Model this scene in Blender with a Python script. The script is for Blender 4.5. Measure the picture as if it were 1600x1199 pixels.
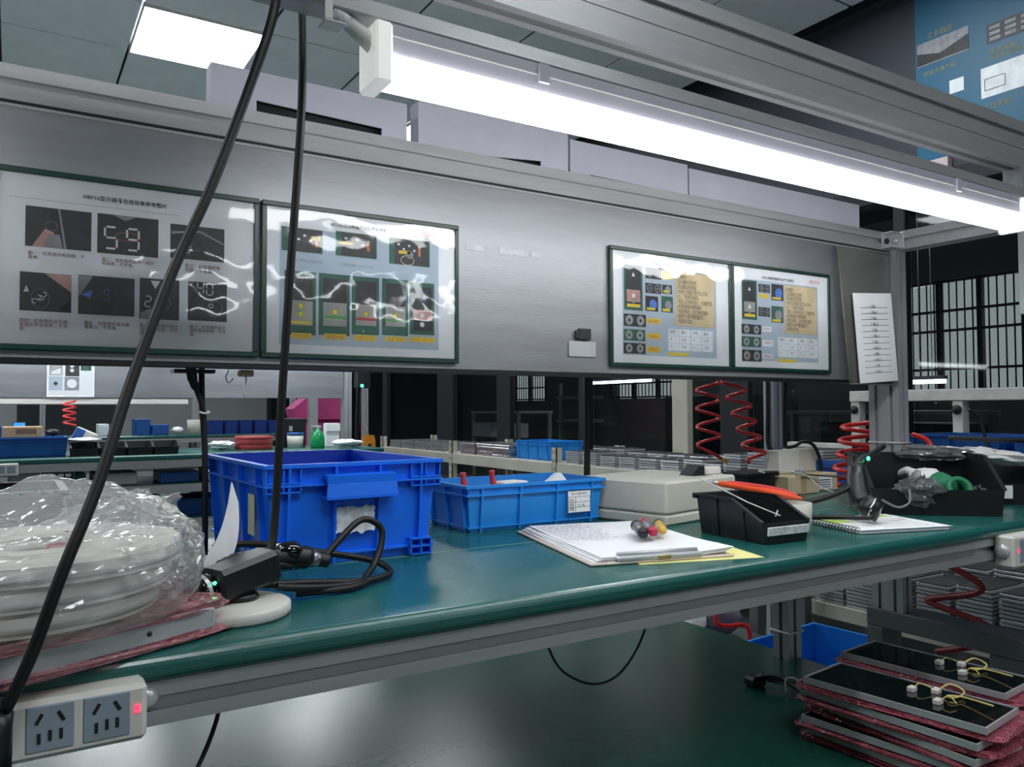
import bpy, bmesh, math, random
from math import sin, cos, pi, radians as R
from mathutils import Vector, Matrix, noise

for o in list(bpy.data.objects): bpy.data.objects.remove(o)
sc = bpy.context.scene
COL = sc.collection
random.seed(7)

# ------------------------------------------------------------------ camera
F_PX = 1242.5
yaw, pitch, roll = R(32.19), R(1.874), R(-0.2235)
f = Vector((sin(yaw)*cos(pitch), cos(yaw)*cos(pitch), sin(pitch)))
r = Vector((cos(yaw), -sin(yaw), 0)); u = r.cross(f)
r, u = cos(roll)*r + sin(roll)*u, -sin(roll)*r + cos(roll)*u
cam = bpy.data.cameras.new('camera'); cam.sensor_width = 36; cam.lens = F_PX*36/1600
cam.clip_start = 0.02; cam.clip_end = 100
co = bpy.data.objects.new('camera', cam); COL.objects.link(co)
co.matrix_world = Matrix(((r.x, u.x, -f.x, 0), (r.y, u.y, -f.y, 0), (r.z, u.z, -f.z, .97), (0, 0, 0, 1)))
sc.camera = co

# ------------------------------------------------------------------ world, exposure
w = bpy.data.worlds.new('world'); sc.world = w; w.use_nodes = True
w.node_tree.nodes['Background'].inputs[0].default_value = (.72, .75, .75, 1)
w.node_tree.nodes['Background'].inputs[1].default_value = 1.5
sc.view_settings.view_transform = 'Standard'; sc.view_settings.look = 'None'
sc.view_settings.gamma = 1; sc.view_settings.use_curve_mapping = False
sc.view_settings.exposure = 0.0
TUBE_E, PANEL_E, BACK_E = 16.0, 22.0, 24.0      # emission of the bench tube, ceiling panels, other tubes
LIGHT_COL = (.92, .97, 1.0)

# ------------------------------------------------------------------ materials
def S(r_, g, b):                       # sRGB 0-255 -> linear
    def c(v):
        v /= 255
        return v/12.92 if v <= .04045 else ((v+.055)/1.055)**2.4
    return (c(r_), c(g), c(b), 1)

MATS = {}
def mat(name, col, rough=.5, metal=0, var=.12, vs=18, bump=0, bs=120, coat=0, stretch=None, spec=.5, rvar=0):
    if name in MATS: return MATS[name]
    m = bpy.data.materials.new(name); m.use_nodes = True; MATS[name] = m
    nt = m.node_tree; p = nt.nodes['Principled BSDF']
    p.inputs['Roughness'].default_value = rough; p.inputs['Metallic'].default_value = metal
    p.inputs['Specular IOR Level'].default_value = spec
    p.inputs['Coat Weight'].default_value = coat; p.inputs['Coat Roughness'].default_value = .06
    tc = nt.nodes.new('ShaderNodeTexCoord'); mp = nt.nodes.new('ShaderNodeMapping')
    nt.links.new(tc.outputs['Object'], mp.inputs['Vector'])
    if stretch: mp.inputs['Scale'].default_value = stretch
    n = nt.nodes.new('ShaderNodeTexNoise'); n.inputs['Scale'].default_value = vs; n.inputs['Detail'].default_value = 5
    nt.links.new(mp.outputs[0], n.inputs['Vector'])
    rp = nt.nodes.new('ShaderNodeValToRGB')
    rp.color_ramp.elements[0].position = .3; rp.color_ramp.elements[1].position = .7
    rp.color_ramp.elements[0].color = tuple(c*(1-var) for c in col[:3])+(1,)
    rp.color_ramp.elements[1].color = tuple(min(1, c*(1+var)) for c in col[:3])+(1,)
    nt.links.new(n.outputs['Fac'], rp.inputs[0]); nt.links.new(rp.outputs[0], p.inputs['Base Color'])
    if rvar:
        mr = nt.nodes.new('ShaderNodeMapRange'); mr.inputs['To Min'].default_value = max(.02, rough-rvar); mr.inputs['To Max'].default_value = rough+rvar
        nt.links.new(n.outputs['Fac'], mr.inputs['Value']); nt.links.new(mr.outputs[0], p.inputs['Roughness'])
    if bump:
        n2 = nt.nodes.new('ShaderNodeTexNoise'); n2.inputs['Scale'].default_value = bs; n2.inputs['Detail'].default_value = 3
        nt.links.new(mp.outputs[0], n2.inputs['Vector'])
        b = nt.nodes.new('ShaderNodeBump'); b.inputs['Strength'].default_value = bump; b.inputs['Distance'].default_value = .002
        nt.links.new(n2.outputs['Fac'], b.inputs['Height']); nt.links.new(b.outputs[0], p.inputs['Normal'])
    return m

def emit(name, col, e):
    if name in MATS: return MATS[name]
    m = bpy.data.materials.new(name); m.use_nodes = True; MATS[name] = m
    p = m.node_tree.nodes['Principled BSDF']
    p.inputs['Base Color'].default_value = tuple(col[:3])+(1,)
    p.inputs['Emission Color'].default_value = tuple(col[:3])+(1,); p.inputs['Emission Strength'].default_value = e
    return m

def film(name, tint, clear=.7, rough=.12, white=.25, bs=30, bump=.6, voro=False):
    """thin clear plastic: see-through, glossy, a little milky; fine creases as bump"""
    if name in MATS: return MATS[name]
    m = bpy.data.materials.new(name); m.use_nodes = True; MATS[name] = m
    nt = m.node_tree; nt.nodes.remove(nt.nodes['Principled BSDF']); out = nt.nodes['Material Output']
    tr = nt.nodes.new('ShaderNodeBsdfTransparent'); tr.inputs[0].default_value = tuple(.5+.5*c for c in tint[:3])+(1,)
    df = nt.nodes.new('ShaderNodeBsdfDiffuse'); df.inputs[0].default_value = tuple(tint[:3])+(1,)
    gl = nt.nodes.new('ShaderNodeBsdfGlossy'); gl.inputs['Roughness'].default_value = rough
    gl.inputs[0].default_value = (.95, .95, .95, 1)
    tc = nt.nodes.new('ShaderNodeTexCoord')
    n = nt.nodes.new('ShaderNodeTexVoronoi' if voro else 'ShaderNodeTexNoise'); n.inputs['Scale'].default_value = bs
    nt.links.new(tc.outputs['Object'], n.inputs['Vector'])
    b = nt.nodes.new('ShaderNodeBump'); b.inputs['Strength'].default_value = bump; b.inputs['Distance'].default_value = .004
    nt.links.new(n.outputs[0], b.inputs['Height'])
    nt.links.new(b.outputs[0], gl.inputs['Normal']); nt.links.new(b.outputs[0], df.inputs['Normal'])
    lw = nt.nodes.new('ShaderNodeFresnel'); lw.inputs['IOR'].default_value = 1.45; nt.links.new(b.outputs[0], lw.inputs['Normal'])
    m1 = nt.nodes.new('ShaderNodeMixShader'); m1.inputs[0].default_value = white/(white+clear)
    nt.links.new(tr.outputs[0], m1.inputs[1]); nt.links.new(df.outputs[0], m1.inputs[2])
    m2 = nt.nodes.new('ShaderNodeMixShader'); nt.links.new(lw.outputs[0], m2.inputs[0])
    nt.links.new(m1.outputs[0], m2.inputs[1]); nt.links.new(gl.outputs[0], m2.inputs[2])
    nt.links.new(m2.outputs[0], out.inputs['Surface'])
    return m

def glass(name, tint, refl=.08):
    """flat tinted pane"""
    if name in MATS: return MATS[name]
    m = bpy.data.materials.new(name); m.use_nodes = True; MATS[name] = m
    nt = m.node_tree; nt.nodes.remove(nt.nodes['Principled BSDF']); out = nt.nodes['Material Output']
    tr = nt.nodes.new('ShaderNodeBsdfTransparent'); tr.inputs[0].default_value = tuple(tint)+(1,)
    gl = nt.nodes.new('ShaderNodeBsdfGlossy'); gl.inputs['Roughness'].default_value = .03
    tc = nt.nodes.new('ShaderNodeTexCoord'); n = nt.nodes.new('ShaderNodeTexNoise'); n.inputs['Scale'].default_value = 3
    nt.links.new(tc.outputs['Object'], n.inputs['Vector'])
    mr = nt.nodes.new('ShaderNodeMapRange'); mr.inputs['To Min'].default_value = refl*.7; mr.inputs['To Max'].default_value = refl*1.3
    nt.links.new(n.outputs['Fac'], mr.inputs['Value'])
    mx = nt.nodes.new('ShaderNodeMixShader'); nt.links.new(mr.outputs[0], mx.inputs[0])
    nt.links.new(tr.outputs[0], mx.inputs[1]); nt.links.new(gl.outputs[0], mx.inputs[2]); nt.links.new(mx.outputs[0], out.inputs['Surface'])
    return m

ALU = mat('aluminium', S(172, 172, 174), .34, .4, .06, 6, .12, 60, stretch=(1, 14, 14), rvar=.06)
ALUV = mat('aluminium_upright', S(182, 184, 188), .36, .4, .06, 6, .12, 60, stretch=(14, 14, 1), rvar=.06)
STEEL = mat('brushed_steel_panel', S(146, 149, 154), .45, .65, .09, 5, .10, 40, stretch=(1, 1, 9), rvar=.08)
SLOTC = mat('slot_cover', S(150, 150, 152), .45, .6, .05, 8, stretch=(1, 14, 14))
GREEN = mat('green_rubber_mat', S(26, 92, 88), .27, 0, .07, 5, .06, 300, rvar=.03, spec=.8)
SHELFG = mat('green_shelf_laminate', S(24, 78, 64), .24, 0, .16, 5, .05, 200, rvar=.06, spec=.4)
BLACKC = mat('black_cable_rubber', S(12, 12, 14), .5, 0, .1)
BLACKP = mat('black_plastic', S(24, 25, 29), .38, 0, .12, 20, .1, 400)
BLACKG = mat('black_gloss', S(8, 8, 10), .06, 0, .1, 8, coat=.6)
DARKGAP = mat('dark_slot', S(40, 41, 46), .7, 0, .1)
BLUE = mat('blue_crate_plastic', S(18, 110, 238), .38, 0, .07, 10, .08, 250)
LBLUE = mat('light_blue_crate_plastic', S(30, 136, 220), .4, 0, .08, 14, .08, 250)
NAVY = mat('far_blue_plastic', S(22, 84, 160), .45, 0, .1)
WHITEP = mat('white_plastic', S(214, 212, 206), .4, 0, .04)
CREAM = mat('cream_enclosure', S(206, 204, 192), .45, 0, .05, 9, .06, 300)
BEIGE = mat('beige_rack_paint', S(196, 192, 178), .45, 0, .07, 9)
PAPER = mat('white_paper', S(238, 240, 244), .7, 0, .03)
CARTW = mat('grey_white_carton', S(172, 172, 184), .55, 0, .05, 12, .1, 80)
CARD = mat('brown_cardboard', S(178, 152, 116), .8, 0, .08, 12)
SILV = mat('silver_anodised', S(196, 199, 204), .3, .4, .08, 14)
REDH = mat('red_hose', S(214, 40, 42), .3, 0, .06)
PINKB = film('pink_bubble_wrap', S(226, 120, 135), .38, .18, .62, 170, 1.0, True)
BAG = film('clear_bag', S(244, 245, 246), .80, .08, .20, 26, 1.0)
SLV = film('clear_sleeve', S(235, 238, 240), .97, .05, .03, 14, .35)
GLASS = glass('dark_partition_glass', (.58, .60, .62), .02)

# ------------------------------------------------------------------ mesh builder
def spl(pts, n=8, closed=False):
    P = [Vector(p) for p in pts]; out = []
    N = len(P); rng = N if closed else N-1
    for i in range(rng):
        if closed: a, b, c, d = P[i-1], P[i], P[(i+1) % N], P[(i+2) % N]
        else: a, b, c, d = P[max(i-1, 0)], P[i], P[i+1], P[min(i+2, N-1)]
        for k in range(n):
            t = k/n
            out.append(.5*((2*b)+(c-a)*t+(2*a-5*b+4*c-d)*t*t+(3*b-a-3*c+d)*t**3))
    if not closed: out.append(P[-1])
    return out

class B:
    def __init__(s, M=None): s.v = []; s.fc = []; s.fm = []; s.fs = []; s.mats = []; s.M = M or Matrix()
    def mi(s, m):
        if m not in s.mats: s.mats.append(m)
        return s.mats.index(m)
    def add(s, vs, fs, m, sm=False):
        o = len(s.v); s.v += [s.M @ Vector(p) for p in vs]; k = s.mi(m)
        for q in fs: s.fc.append([i+o for i in q]); s.fm.append(k); s.fs.append(sm)
        return s
    def box(s, x0, x1, y0, y1, z0, z1, m, b=0):
        c = ((x0+x1)/2, (y0+y1)/2, (z0+z1)/2); h = (abs(x1-x0)/2, abs(y1-y0)/2, abs(z1-z0)/2)
        if b <= 0:
            vs = [(c[0]+h[0]*i, c[1]+h[1]*j, c[2]+h[2]*k) for i in (-1, 1) for j in (-1, 1) for k in (-1, 1)]
            return s.add(vs, [(0, 1, 3, 2), (4, 6, 7, 5), (0, 4, 5, 1), (2, 3, 7, 6), (0, 2, 6, 4), (1, 5, 7, 3)], m)
        b = min(b, min(h)*.95); vs = []; ix = {}
        for i in (-1, 1):
            for j in (-1, 1):
                for k in (-1, 1):
                    for a in range(3):
                        sg = (i, j, k); ix[(i, j, k, a)] = len(vs)
                        vs.append(tuple(c[t]+sg[t]*(h[t] if t == a else h[t]-b) for t in range(3)))
        fs = []
        for a in range(3):
            p, q = [t for t in range(3) if t != a]
            for sg in (-1, 1):
                L = []
                for e, g in ((-1, -1), (1, -1), (1, 1), (-1, 1)):
                    t = [0]*3; t[a] = sg; t[p] = e; t[q] = g; L.append(ix[(*t, a)])
                fs.append(L)
            for e in (-1, 1):
                for g in (-1, 1):
                    t = [0]*3; t[p] = e; t[q] = g; t[a] = -1; t2 = list(t); t2[a] = 1
                    fs.append([ix[(*t, p)], ix[(*t2, p)], ix[(*t2, q)], ix[(*t, q)]])
        for i in (-1, 1):
            for j in (-1, 1):
                for k in (-1, 1): fs.append([ix[(i, j, k, a)] for a in range(3)])
        return s.add(vs, fs, m)
    def face(s, pts, m): return s.add(pts, [list(range(len(pts)))], m)
    def loft(s, rings, m, close=True, caps=True, sm=False):
        vs = [p for rg in rings for p in rg]; n = len(rings[0]); fs = []
        for i in range(len(rings)-1):
            for k in range(n if close else n-1):
                a = i*n+k; b = i*n+(k+1) % n; fs.append((a, b, b+n, a+n))
        if caps: fs += [list(range(n)), list(range((len(rings)-1)*n, len(rings)*n))]
        return s.add(vs, fs, m, sm)
    def prism(s, poly, ax, a0, a1, m):
        """extrude a 2-D polygon along ax ('x': poly=(y,z), 'y': (x,z), 'z': (x,y))"""
        def P(p, a): return {'x': (a, p[0], p[1]), 'y': (p[0], a, p[1]), 'z': (p[0], p[1], a)}[ax]
        return s.loft([[P(p, a0) for p in poly], [P(p, a1) for p in poly]], m)
    def tube(s, pts, rad, m, n=8, closed=False):
        P = [Vector(p) for p in pts]; N = len(P); rings = []; up = None
        for i, p in enumerate(P):
            if closed: t = P[(i+1) % N]-P[i-1]
            else: t = P[min(i+1, N-1)]-P[max(i-1, 0)]
            t.normalize()
            if up is None: up = Vector((0, 0, 1)) if abs(t.z) < .9 else Vector((1, 0, 0))
            a = t.cross(up)
            if a.length < 1e-6: a = t.orthogonal()
            a.normalize(); up = a.cross(t).normalized()
            rr = rad[i] if isinstance(rad, (list, tuple)) else rad
            rings.append([p+(a*cos(2*pi*k/n)+up*sin(2*pi*k/n))*rr for k in range(n)])
        if closed: rings.append(rings[0])
        return s.loft(rings, m, caps=not closed, sm=True)
    def lathe(s, prof, m, n=28, c=(0, 0, 0), caps=False, sm=True):
        rings = [[(c[0]+q*cos(2*pi*k/n), c[1]+q*sin(2*pi*k/n), c[2]+z) for k in range(n)] for q, z in prof]
        return s.loft(rings, m, caps=caps, sm=sm)
    def text(s, body, m, width=None, size=.01, M=None, align='LEFT', spacing=1.0, height=None, bold=0):
        """flat lettering in the local xy plane of M (x right, y up)"""
        cu = bpy.data.curves.new('lettering', 'FONT'); cu.body = body; cu.size = 1; cu.resolution_u = 1; cu.offset = bold
        cu.space_line = spacing
        o = bpy.data.objects.new('lettering', cu); COL.objects.link(o)
        me = bpy.data.meshes.new_from_object(o.evaluated_get(bpy.context.evaluated_depsgraph_get()))
        bpy.data.objects.remove(o); bpy.data.curves.remove(cu)
        if len(me.vertices):
            xs = [v.co.x for v in me.vertices]; ys = [v.co.y for v in me.vertices]
            k = (width/(max(xs)-min(xs))) if width else size; ky = height/(max(ys)-min(ys)) if height else k
            x0, y1 = min(xs), max(ys)
            s.add([M @ Vector(((v.co.x-x0)*k, (v.co.y-y1)*ky, 0)) for v in me.vertices], [list(p.vertices) for p in me.polygons], m)
        bpy.data.meshes.remove(me); return s
    def done(s, name, parent=None, local=False, recalc=True, sharp=None):
        me = bpy.data.meshes.new(name)
        vs = s.v
        if parent and not local:
            Mi = parent.matrix_basis.inverted()
            if parent.parent: Mi = Mi @ parent.parent.matrix_basis.inverted()
            vs = [Mi @ p for p in vs]
        me.from_pydata([tuple(p) for p in vs], [], s.fc)
        for m in s.mats: me.materials.append(m)
        me.polygons.foreach_set('material_index', s.fm); me.polygons.foreach_set('use_smooth', s.fs)
        if recalc:
            bm = bmesh.new(); bm.from_mesh(me); bmesh.ops.recalc_face_normals(bm, faces=bm.faces); bm.to_mesh(me); bm.free()
        me.update()
        o = bpy.data.objects.new(name, me); COL.objects.link(o)
        if parent: o.parent = parent
        return o

def tag(o, label=None, cat=None, group=None, kind=None):
    if label: o['label'] = label
    if cat: o['category'] = cat
    if group: o['group'] = group
    if kind: o['kind'] = kind
    return o
def thing(name, label, cat, loc=(0, 0, 0), rz=0, group=None):
    o = bpy.data.objects.new(name, None); o.empty_display_size = .05; COL.objects.link(o)
    o.location = loc; o.rotation_euler = (0, 0, rz); o.matrix_basis = Matrix.Translation(loc) @ Matrix.Rotation(rz, 4, 'Z')
    return tag(o, label, cat, group)
def dup(root, loc, rz=None, label=None, group=None):
    n = root.copy(); COL.objects.link(n); n.location = loc
    if rz is not None: n.rotation_euler = (0, 0, rz)
    if label: n['label'] = label
    if group: n['group'] = group
    for ch in root.children:
        c = ch.copy(); COL.objects.link(c); c.parent = n
        for g in ch.children:
            d = g.copy(); COL.objects.link(d); d.parent = c
    return n
def slotted(w_, h, sw=.0082, sd=.008, pitch=.04, sides='tblr', off=(0, 0)):
    """cross-section of a slotted aluminium profile, centred on off"""
    def cuts(L): n = max(1, round(L/pitch)); return [(-L/2+(i+.5)*L/n) for i in range(n)]
    P = [(-w_/2, -h/2)]
    if 'b' in sides:
        for c in cuts(w_): P += [(c-sw/2, -h/2), (c-sw/2, -h/2+sd), (c+sw/2, -h/2+sd), (c+sw/2, -h/2)]
    P.append((w_/2, -h/2))
    if 'r' in sides:
        for c in cuts(h): P += [(w_/2, c-sw/2), (w_/2-sd, c-sw/2), (w_/2-sd, c+sw/2), (w_/2, c+sw/2)]
    P.append((w_/2, h/2))
    if 't' in sides:
        for c in reversed(cuts(w_)): P += [(c+sw/2, h/2), (c+sw/2, h/2-sd), (c-sw/2, h/2-sd), (c-sw/2, h/2)]
    P.append((-w_/2, h/2))
    if 'l' in sides:
        for c in reversed(cuts(h)): P += [(-w_/2, c+sw/2), (-w_/2+sd, c+sw/2), (-w_/2+sd, c-sw/2), (-w_/2, c-sw/2)]
    return [(p[0]+off[0], p[1]+off[1]) for p in P]
def profx(x0, x1, y0, y1, z0, z1, m=None, **k): return B().prism(slotted(y1-y0, z1-z0, off=((y0+y1)/2, (z0+z1)/2), **k), 'x', x0, x1, m or ALU)
def profy(x0, x1, y0, y1, z0, z1, m=None, **k): return B().prism(slotted(x1-x0, z1-z0, off=((x0+x1)/2, (z0+z1)/2), **k), 'y', y0, y1, m or ALU)
def profz(x0, x1, y0, y1, z0, z1, m=None, **k): return B().prism(slotted(x1-x0, y1-y0, off=((x0+x1)/2, (y0+y1)/2), **k), 'z', z0, z1, m or ALUV)
def wall_xz(x, y, z): return Matrix(((1, 0, 0, x), (0, 0, -1, y), (0, 1, 0, z), (0, 0, 0, 1)))   # lettering on a wall facing -y

# ================================================================== THE ROOM
T = .76                                   # bench top height
FLOORM = mat('epoxy_floor', S(118, 134, 130), .3, 0, .12, 3, rvar=.08)
CEILM = mat('ceiling_tile', S(234, 238, 244), .8, 0, .04, 6)
WALLM = mat('painted_wall', S(168, 170, 172), .7, 0, .05, 3)
DARKW = mat('dark_wall_panel', S(58, 60, 70), .6, 0, .08, 3)
MULL = mat('dark_mullion', S(34, 36, 42), .5, .2, .08, 8)
def struct(o): o['kind'] = 'structure'; return o
struct(B().box(-6, 3.9, -6, 16, -.1, 0, FLOORM).done('floor'))
struct(B().box(3.9, 8.6, -6, 16, -.1, 0, FLOORM).done('floor_beyond_glass'))
ceil = struct(B().box(-6, 8.6, -6, 16, 3.0, 3.1, MULL).done('ceiling'))
tile = None
LIGHTS = [(1, 0), (-2, 0), (4, 1), (-2, 5), (1, 5), (4, 6), (1, 10), (-2, 10), (4, -4), (-3, -5), (0, -9), (3, -10)]   # ceiling cells that hold a light panel; those behind the viewer added as fill
for i in range(-4, 6):
    for j in range(-12, 13):
        if (i, j-0) in LIGHTS: continue
        x, y = .52+.6*(i-1), 4.2+.6*j
        if tile is None:
            tile = B().box(-.294, .294, -.294, .294, -.012, .0, CEILM, .004).done('ceiling_tile', ceil); t = tile
        else: t = tile.copy(); COL.objects.link(t)
        t.location = (x+.3, y+.3, 2.982)
PANEL = emit('light_panel', LIGHT_COL, PANEL_E)
lpan = None
for k, (i, j) in enumerate(LIGHTS):
    x, y = .52+.6*(i-1)+.3, 4.2+.6*j+.3
    lab = 'square white light panel set in the grey tiled ceiling, the one in view' if k == 0 else 'square white unseen ceiling light panel elsewhere over the hall'
    lp = thing('ceiling_light', lab, 'ceiling light', (x, y, 2.955), 0, 'ceiling light panels')
    if lpan is None:
        q = B(); q.box(-.292, .292, -.292, .292, .004, .020, PANEL); lpan = [q.done('diffuser', lp, True)]
        q = B()
        for a in (-1, 1): q.box(a*.292, a*.298, -.298, .298, .0, .022, WHITEP); q.box(-.292, .292, a*.292, a*.298, .0, .022, WHITEP)
        lpan.append(q.done('frame', lp, True))
    else:
        for c in lpan: d = c.copy(); COL.objects.link(d); d.parent = lp
# --- far wall and left wall (behind the rows of benches)
struct(B().box(-6, 3.64, 13.5, 13.7, 0, 3.0, WALLM).done('wall_back'))
struct(B().box(-6.2, -6, -6, 16, 0, 3.0, WALLM).done('wall_left'))
struct(B().box(-6, 8.6, -6.2, -6, 0, 3.0, WALLM).done('wall_front'))
# --- right wall: glazed partition at x = 3.64, dark board above and a low sill below
XW = 3.64
wr = struct(B().box(XW, XW+.1, -6, 13.5, 2.05, 3.0, DARKW).box(XW, XW+.1, -6, 13.5, 0, .35, DARKW).done('wall_right'))
wy = [-5.5, -4.3, -3.1, -1.9, -.7, .5, 1.0, 2.235, 3.29, 3.74, 4.75, 5.9, 7.0, 8.5, 9.8, 11.2, 13.4]
wid = {3.29: .22, 3.74: .14, 4.75: .12, 5.9: .22, 7.0: .34, 2.235: .06}
for k, y in enumerate(wy):
    d = wid.get(y, .12)
    B().box(XW-.02, XW+.03, y-d/2, y+d/2, .35, 2.05, BEIGE if y == 3.74 else MULL, .004).done('mullion', wr)
    if k+1 < len(wy):
        y2 = wy[k+1]; d2 = wid.get(y2, .12)
        if y2-d2/2 > y+d/2+.03: B().box(XW+.03, XW+.038, y+d/2, y2-d2/2, .35, 2.05, GLASS).done('glass_pane', wr)
B().box(XW-.02, XW+.09, -6, 13.5, 1.99, 2.07, MULL).done('head_rail', wr)
# --- outer wall beyond the glass with barred windows
OUTW = mat('outer_wall', S(98, 100, 102), .8, 0, .08, 2)
XO = 8.0
bays = [(3.72, 4.95), (8.2, 9.8), (11.6, 13.2)]
q = B(); ys = [-6]+[v for b_ in bays for v in b_]+[16]
for k in range(0, len(ys), 2): q.box(XO, XO+.2, ys[k], ys[k+1], 0, 3.0, OUTW)
for a, b_ in bays: q.box(XO, XO+.2, a, b_, 0, 1.13, OUTW); q.box(XO, XO+.2, a, b_, 2.27, 3.0, OUTW)
struct(q.done('wall_outer'))
struct(B().box(3.64, 8.6, 15.8, 16, 0, 3, OUTW).done('wall_outer_end'))
SKYV = mat('frosted_window_glass', S(190, 196, 190), .5, 0, .35, 1.6)
FOL = glass('window_glass', (.80, .84, .80), .05)
for n_, (a, b_) in enumerate(bays):
    wn = struct(B().box(XO+.12, XO+.13, a, b_, 1.13, 2.27, FOL).done('window_%d' % (n_+1)))
    L = b_-a
    for t in (0, .33, .66, 1): B().box(XO-.0, XO+.06, a+t*L-.025, a+t*L+.025, 1.13, 2.27, MULL).done('window_frame', wn)
    for z in (1.15, 1.36, 1.75, 1.95, 2.25): B().box(XO-.02, XO+.02, a, b_, z-.012, z+.012, MULL).done('cross_bar', wn)
    nb = int(L/.075); bar = None
    for i in range(1, nb):
        if bar is None: bar = B().tube([(0, 0, 1.14), (0, 0, 2.26)], .008, MULL, 6).done('window_bar', wn); t = bar
        else: t = bar.copy(); COL.objects.link(t)
        t.location = (XO-.01, a+L*i/nb, 0)

# ================================================================== THE WORKBENCH
wb = thing('workbench', 'long aluminium profile workbench with green top, steel back panel and green lower shelf', 'workbench', (.7, 1.05, 0))
X0, X1 = -1.45, 2.15
pr = [(.748+.012, T-.025)]+[(.760+.012*cos(a), T-.0125+.0125*sin(a)) for a in [R(-90+15*i) for i in range(1, 12)]]
pr = [(1.38, T-.025), (.760, T-.025)]+[(.760-.012*cos(R(i)), T-.0125+.0125*sin(R(i))) for i in range(-75, 76, 15)]+[(.760, T), (1.38, T)]
tb = B().prism(pr, 'x', X0, X1, GREEN).done('tabletop', wb)
SEAM = mat('mat_seam', S(108, 150, 140), .5)
B().box(X0, X1, 1.0545, 1.0565, T-.001, T+.0006, SEAM).done('mat_seam', tb)
fr = profx(X0, X1, .757, .797, .697, .735, sw=.012).done('front_rail', wb)
B().box(X0, 1.44, .7585, .768, .7098, .7222, SLOTC, .001).done('slot_cover', fr)
profx(X0, X1, 1.27, 1.31, .697, .735).done('back_rail', wb)
B().box(X0, 1.405, .57, 1.55, .43, .45, SHELFG, .003).done('lower_shelf', wb)
profx(X0, 1.405, .60, .64, .39, .43).done('shelf_rail', wb); profx(X0, 1.405, 1.49, 1.53, .39, .43).done('shelf_rail', wb)
lg = profz(1.365, 1.405, 1.10, 1.14, .45, .735).done('leg', wb)
B().tube([(1.362, 1.097, .505), (1.408, 1.097, .505), (1.408, 1.143, .505), (1.362, 1.143, .505)], .0022, WHITEP, 6, True).done('cable_tie', lg)
for x in (-1.3, 1.33):
    for y in (.62, 1.51): profz(x-.02, x+.02, y-.02, y+.02, 0, .39).done('leg', wb)
profz(-1.32, -1.28, .78, .82, .45, .697).done('leg', wb)
DKF = mat('grey_frame_paint', S(112, 114, 116), .45, .5, .07, 8)
pp = profz(1.825, 1.865, 1.135, 1.215, .475, 1.355).done('post', wb)
B().tube([(1.823, 1.133, .885), (1.867, 1.133, .885), (1.867, 1.217, .885), (1.823, 1.217, .885)], .0022, WHITEP, 6, True).done('cable_tie', pp)
B().box(1.82, 1.90, .86, 1.23, .430, .475, DKF, .003).box(1.82, 1.90, 1.185, 1.23, 0, .43, DKF, .003).box(1.82, 1.90, .86, .935, 0, .43, DKF, .003).done('base_frame', wb)
profz(-1.44, -1.40, 1.135, 1.215, .45, 1.355).done('post', wb)
profx(X0, 1.825, 1.150, 1.190, 1.355, 1.400, sw=.0105).done('back_beam', wb)
pan = B().box(X0, 1.823, 1.1525, 1.160, 1.036, 1.3548, STEEL, .0008).done('back_panel', wb)
B().box(X0, 1.823, 1.150, 1.1635, 1.0285, 1.036, BLACKP, .001).done('bottom_edge', pan)
B().box(X0, 1.823, 1.1495, 1.1525, 1.3518, 1.3552, BLACKP).done('top_seal', pan)
B().box(X0, 1.823, 1.1503, 1.1525, 1.3475, 1.3512, ALU).done('top_bead', pan)
TAPE = mat('adhesive_residue', S(196, 199, 204), .6, .2, .1, 60)
for (x, z, ww, hh) in ((.635, 1.236, .035, .011), (.700, 1.236, .06, .011), (.765, 1.237, .02, .009)):
    B().box(x, x+ww, 1.1519, 1.1526, z, z+hh, TAPE).done('tape_mark', pan)
q = B().box(.845, .906, 1.1495, 1.1526, 1.065, 1.093, SILV, .0008)
q.box(.864, .893, 1.146, 1.1505, 1.096, 1.116, DARKGAP, .001).box(.858, .865, 1.146, 1.151, 1.098, 1.112, DARKGAP, .001)
hk = q.done('bracket_plate', pan)
for x in (.8525, .8995): B(Matrix.Translation((x, 1.1495, 1.0885)) @ Matrix.Rotation(pi/2, 4, 'X')).lathe([(.0038, 0), (.0038, .002), (.002, .003)], BLACKP, 12, caps=True).done('screw', hk)
B(Matrix.Translation((.876, 1.1497, 1.071)) @ Matrix.Rotation(pi/2, 4, 'X')).lathe([(.0022, 0), (.0022, .0006)], BLACKP, 10, caps=True).done('hole', hk)
INK = mat('dark_ink', S(70, 74, 84), .6)
B().tube(spl([(.957, 1.1522, 1.163), (.963, 1.1522, 1.161), (.965, 1.1522, 1.156), (.961, 1.1522, 1.154), (.962, 1.1522, 1.151)], 4), .0007, INK, 4).done('pen_mark', pan)
profy(1.825, 1.865, .80, 1.135, 1.355, 1.400).done('side_beam', wb)
B().box(1.826, 1.864, .822, .858, 1.17, 1.355, ALUV, .001).done('hanger', wb)
B().box(1.826, 1.864, .845, .885, 1.40, 1.485, ALUV).done('hanger', wb)
B().box(1.825, 1.865, 1.135, 1.19, 1.355, 1.40, ALU).done('corner_block', wb)
q = B().box(1.789, 1.8245, 1.1465, 1.150, 1.358, 1.397, SILV, .001).box(1.8215, 1.8248, 1.112, 1.150, 1.358, 1.397, SILV, .001)
q.box(1.789, 1.8245, 1.122, 1.150, 1.3945, 1.397, SILV).box(1.789, 1.8245, 1.122, 1.150, 1.358, 1.3605, SILV)
cb = q.done('corner_bracket', wb)
B(Matrix.Translation((1.804, 1.1465, 1.3775)) @ Matrix.Rotation(pi/2, 4, 'X')).lathe([(.007, 0), (.007, .004), (.004, .005)], BLACKP, 12, caps=True).done('bolt', cb)
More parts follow.
